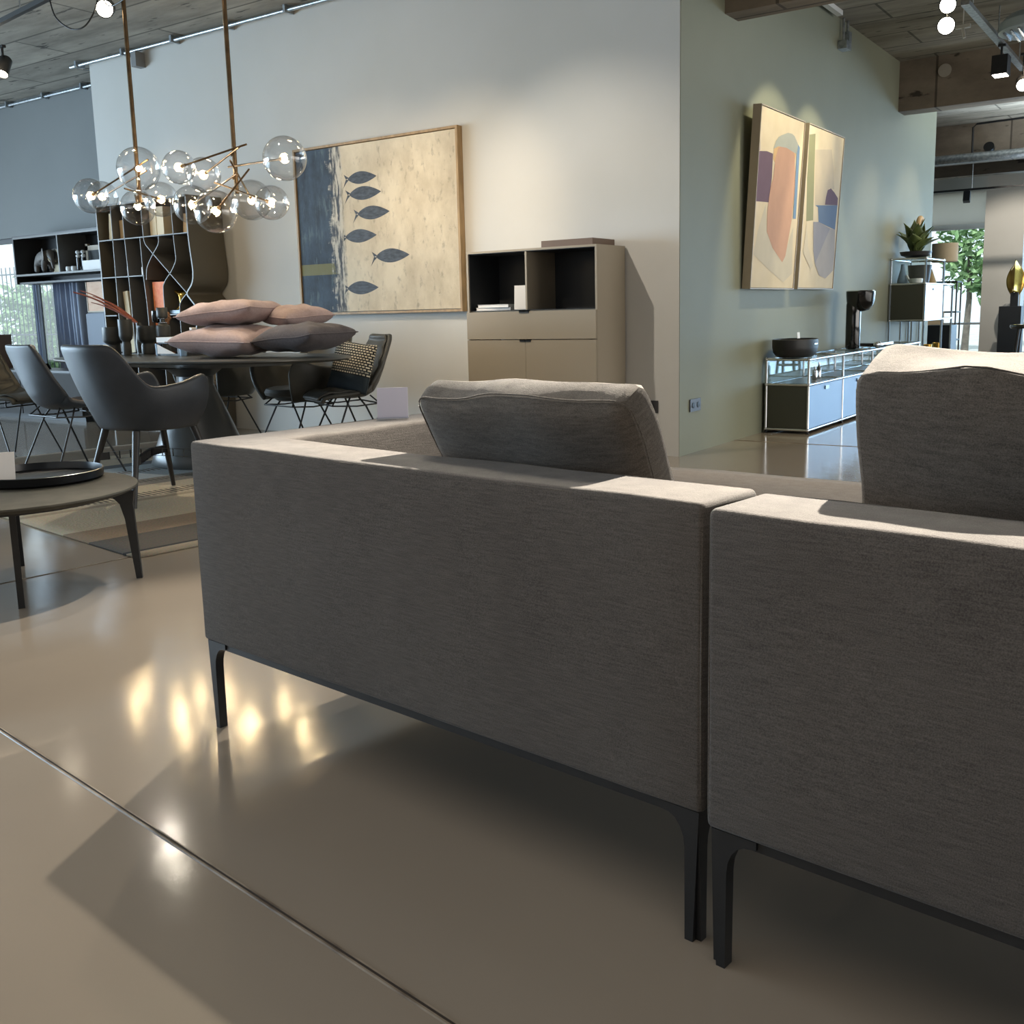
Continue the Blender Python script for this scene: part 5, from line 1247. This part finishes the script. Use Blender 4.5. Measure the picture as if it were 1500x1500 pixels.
t = thing('ceiling_conduit', 'short white strip on the ceiling edge above the green wall', 'conduit', (-2.93, 8.72, 3.46)); b = MB(); b.box(0, .05, 0, .66, 0, .04); b.bevel(.006, 2); obj('body', b, M['white_plastic'], t)
t = thing('cover_disc', 'round pale cover disc on the face of the concrete beam', 'cover', (-2.52, 11.672, 3.345)); b = MB(); b.lathe([(0, 0), (.062, 0), (.066, .006), (0, .008)], n=32); b.xform(Matrix.Rotation(H2, 4, 'X')); obj('disc', b, mat('pale cement', rgb(168, 162, 152), .8, nscale=18), t)
b = MB(); b.tube([(-8.3, 15.5, 2.93), (7.8, 15.5, 2.93)], .062, 18)
x = -8.2
while x < 7.7: b.lathe([(.063, -.006), (.068, 0), (.063, .006)], n=4) if False else None; x += 10
o = obj('ventilation_duct', b, M['steel']); tag(o, 'silver round ventilation duct under the far ceiling', 'duct')
b = MB(); b.tube([(-.6, 15.7, 3.44), (-3.0, 16.0, 3.44), (-3.05, 16.02, 3.40), (-3.05, 16.05, 3.0)], .014, 8); o = obj('ceiling_pipe', b, M['black_metal']); tag(o, 'thin dark pipe bent down from the far ceiling', 'pipe')
t = thing('round_lamp', 'small round lamp under the far beam', 'lamp', (-2.85, 16.2, 3.10)); b = MB(); b.lathe([(0, 0), (.05, 0), (.07, .02), (.07, .10), (0, .10)], n=28); b.xform(Matrix.Rotation(radians(70), 4, 'X')); obj('housing', b, M['black_metal'], t); b = MB(); b.lathe([(0, -.003), (.045, -.003), (.045, 0), (0, 0)], n=28); b.xform(Matrix.Rotation(radians(70), 4, 'X')); obj('lamp_face', b, M['white_plastic'], t)
track('light_track', 'thin black track across the far window head', (-4.6, 18.0, 2.735), (-2.2, 18.0, 2.735), .03)
spot('small black spotlight on the track in front of the far window', (-3.47, 18.0, 2.64), (-3.4, 17.0, 0), M['dark_plastic'], .05, .16, 2.735, True)

# ================================================================== LIGHT
def area(name, loc, rot, sx, sy, e, col, spread=None):
    l = bpy.data.lights.new(name, 'AREA'); l.shape = 'RECTANGLE'; l.size = sx; l.size_y = sy; l.energy = e; l.color = col
    if spread: l.spread = spread
    o = bpy.data.objects.new(name, l); COL.objects.link(o); o.location = loc; o.rotation_euler = rot; return o
def spotl(name, loc, aim, e, col, ang, blend=.4, r=.03):
    l = bpy.data.lights.new(name, 'SPOT'); l.energy = e; l.color = col; l.spot_size = radians(ang); l.spot_blend = blend; l.shadow_soft_size = r
    o = bpy.data.objects.new(name, l); COL.objects.link(o); o.location = loc; o.rotation_euler = (Vector(aim)-Vector(loc)).to_track_quat('-Z', 'Y').to_euler(); return o
WARM = (1, .80, .56); NEUT = (1, .90, .76); DAY = (.66, .84, 1)
area('daylight_left', (-14.1, -.6, 1.45), (0, -H2, 0), 2.4, 8.6, 720, (.58, .80, 1))
area('daylight_far', (2.6, 20.9, 1.5), (-H2-.25, 0, 0), 9.0, 2.8, 420, (.42, .70, 1))
area('daylight_right', (7.9, 8.0, 1.6), (0, H2, 0), 2.6, 12, 330, (1, .96, .90))
area('rear_fill', (-3.0, -4.9, 1.7), (H2, 0, 0), 12, 2.4, 40, (1, .96, .92))  # added weak fill behind the camera, no window in this wall
area('overhead_fill', (-1.0, -.3, 3.45), (0, 0, 0), 6, 3, 48, (1, .93, .84))  # added soft fill below the ceiling, lifts the floor in front
area('far_ceiling_fill', (.4, 14.2, 1.9), (pi, 0, 0), 5, 3.4, 330, (.80, .92, 1), radians(115))  # added fill facing up, brightens the ceiling past the second beam
# ceiling spots
spotl('spot_a', (-3.15, 3.95, 3.4), (-1.6, 1.3, .3), 400, NEUT, 62, .35, .03)
spotl('spot_b', (-4.3, 4.45, 3.4), (-2.4, .8, .1), 130, NEUT, 66, .35, .03)
spotl('spot_c', (-.687, 5.03, 3.4), (-.72, 1.5, .8), 5000, NEUT, 37, .55, .03)
spotl('floor_fill_spot', (-.5, 6.6, 3.4), (-1.3, 6.6, 0), 150, NEUT, 66, .8, .04)  # added lamp to brighten the dark floor near the lowboard
spotl('spot_d', (-6.27, 4.40, 2.95), (-5.6, 3.2, .7), 90, NEUT, 75, .5, .03)
spotl('painting_spot', (-4.3, 3.6, 3.4), (-4.75, YW, 1.6), 150, WARM, 40, .9, .03)
spotl('painting_spot_left', (-5.3, 3.8, 3.4), (-5.7, YW, 1.6), 70, WARM, 44, .9, .03)
spotl('cabinet_spot', (-4.4, 4.0, 3.4), (-3.5, YW, 1.0), 150, NEUT, 60, .8, .03)
spotl('pillow_spot', (-4.5, 3.6, 3.4), (-5.3, 4.6, .8), 90, NEUT, 46, .6, .03)
spotl('diptych_spot_a', (-1.75, 7.75, 3.40), (XG, 8.05, 1.45), 85, (1, .88, .60), 56, .3, .03)
spotl('diptych_spot_b', (-1.75, 8.75, 3.40), (XG, 8.95, 1.40), 85, (1, .88, .60), 56, .3, .03)
spotl('lowboard_spot', (-1.4, 10.6, 3.3), (-2.9, 10.9, .9), 60, WARM, 60, .6, .03)
spotl('shelf_spot', (-1.5, 12.6, 3.3), (-2.9, 12.2, 1.4), 50, WARM, 56, .6, .03)
spotl('bookcase_spot', (-7.9, 4.3, 3.4), (-8.0, 6.2, 1.4), 32, WARM, 56, .6, .03)
spotl('pier_spot', (-2.3, 17.2, 3.3), (-3.0, 19.6, 1.4), 170, NEUT, 56, .6, .03)
sun = bpy.data.lights.new('sun', 'SUN'); sun.energy = 3.0; sun.angle = .01; so = bpy.data.objects.new('sun', sun); COL.objects.link(so); so.rotation_euler = (radians(38), radians(-8), radians(20)); so.location = (0, 30, 20)

wd = bpy.data.worlds.new('sky'); SC.world = wd; wd.use_nodes = True
bg = wd.node_tree.nodes['Background']; bg.inputs[0].default_value = (.78, .91, 1, 1); bg.inputs[1].default_value = 1.3

# ================================================================== CAMERA
cam = bpy.data.cameras.new('camera'); co = bpy.data.objects.new('camera', cam); COL.objects.link(co)
f, yaw, pitch, roll, cy = 1493.477, .604191, .168009, .0243479, 710.79
F = Vector((-sin(yaw)*cos(pitch), cos(yaw)*cos(pitch), -sin(pitch))); Rr = Vector((cos(yaw), sin(yaw), 0)); D = F.cross(Rr)
R2 = Rr*cos(roll)+D*sin(roll); D2 = -Rr*sin(roll)+D*cos(roll)
co.matrix_world = Matrix(((R2.x, -D2.x, -F.x, 0), (R2.y, -D2.y, -F.y, 0), (R2.z, -D2.z, -F.z, 1.0), (0, 0, 0, 1)))
cam.sensor_width = 36; cam.sensor_fit = 'HORIZONTAL'; cam.lens = 36*f/1500; cam.shift_x = 0; cam.shift_y = (cy-750)/1500
cam.clip_start = .05; cam.clip_end = 200
SC.camera = co
SC.view_settings.view_transform = 'Standard'; SC.view_settings.look = 'None'; SC.view_settings.exposure = .5
SC.cycles.use_denoising = True
SC.cycles.max_bounces = 10; SC.cycles.diffuse_bounces = 4; SC.cycles.glossy_bounces = 4; SC.cycles.transparent_max_bounces = 24; SC.cycles.transmission_bounces = 6
SC.cycles.sample_clamp_indirect = 6; SC.cycles.caustics_reflective = False; SC.cycles.caustics_refractive = False
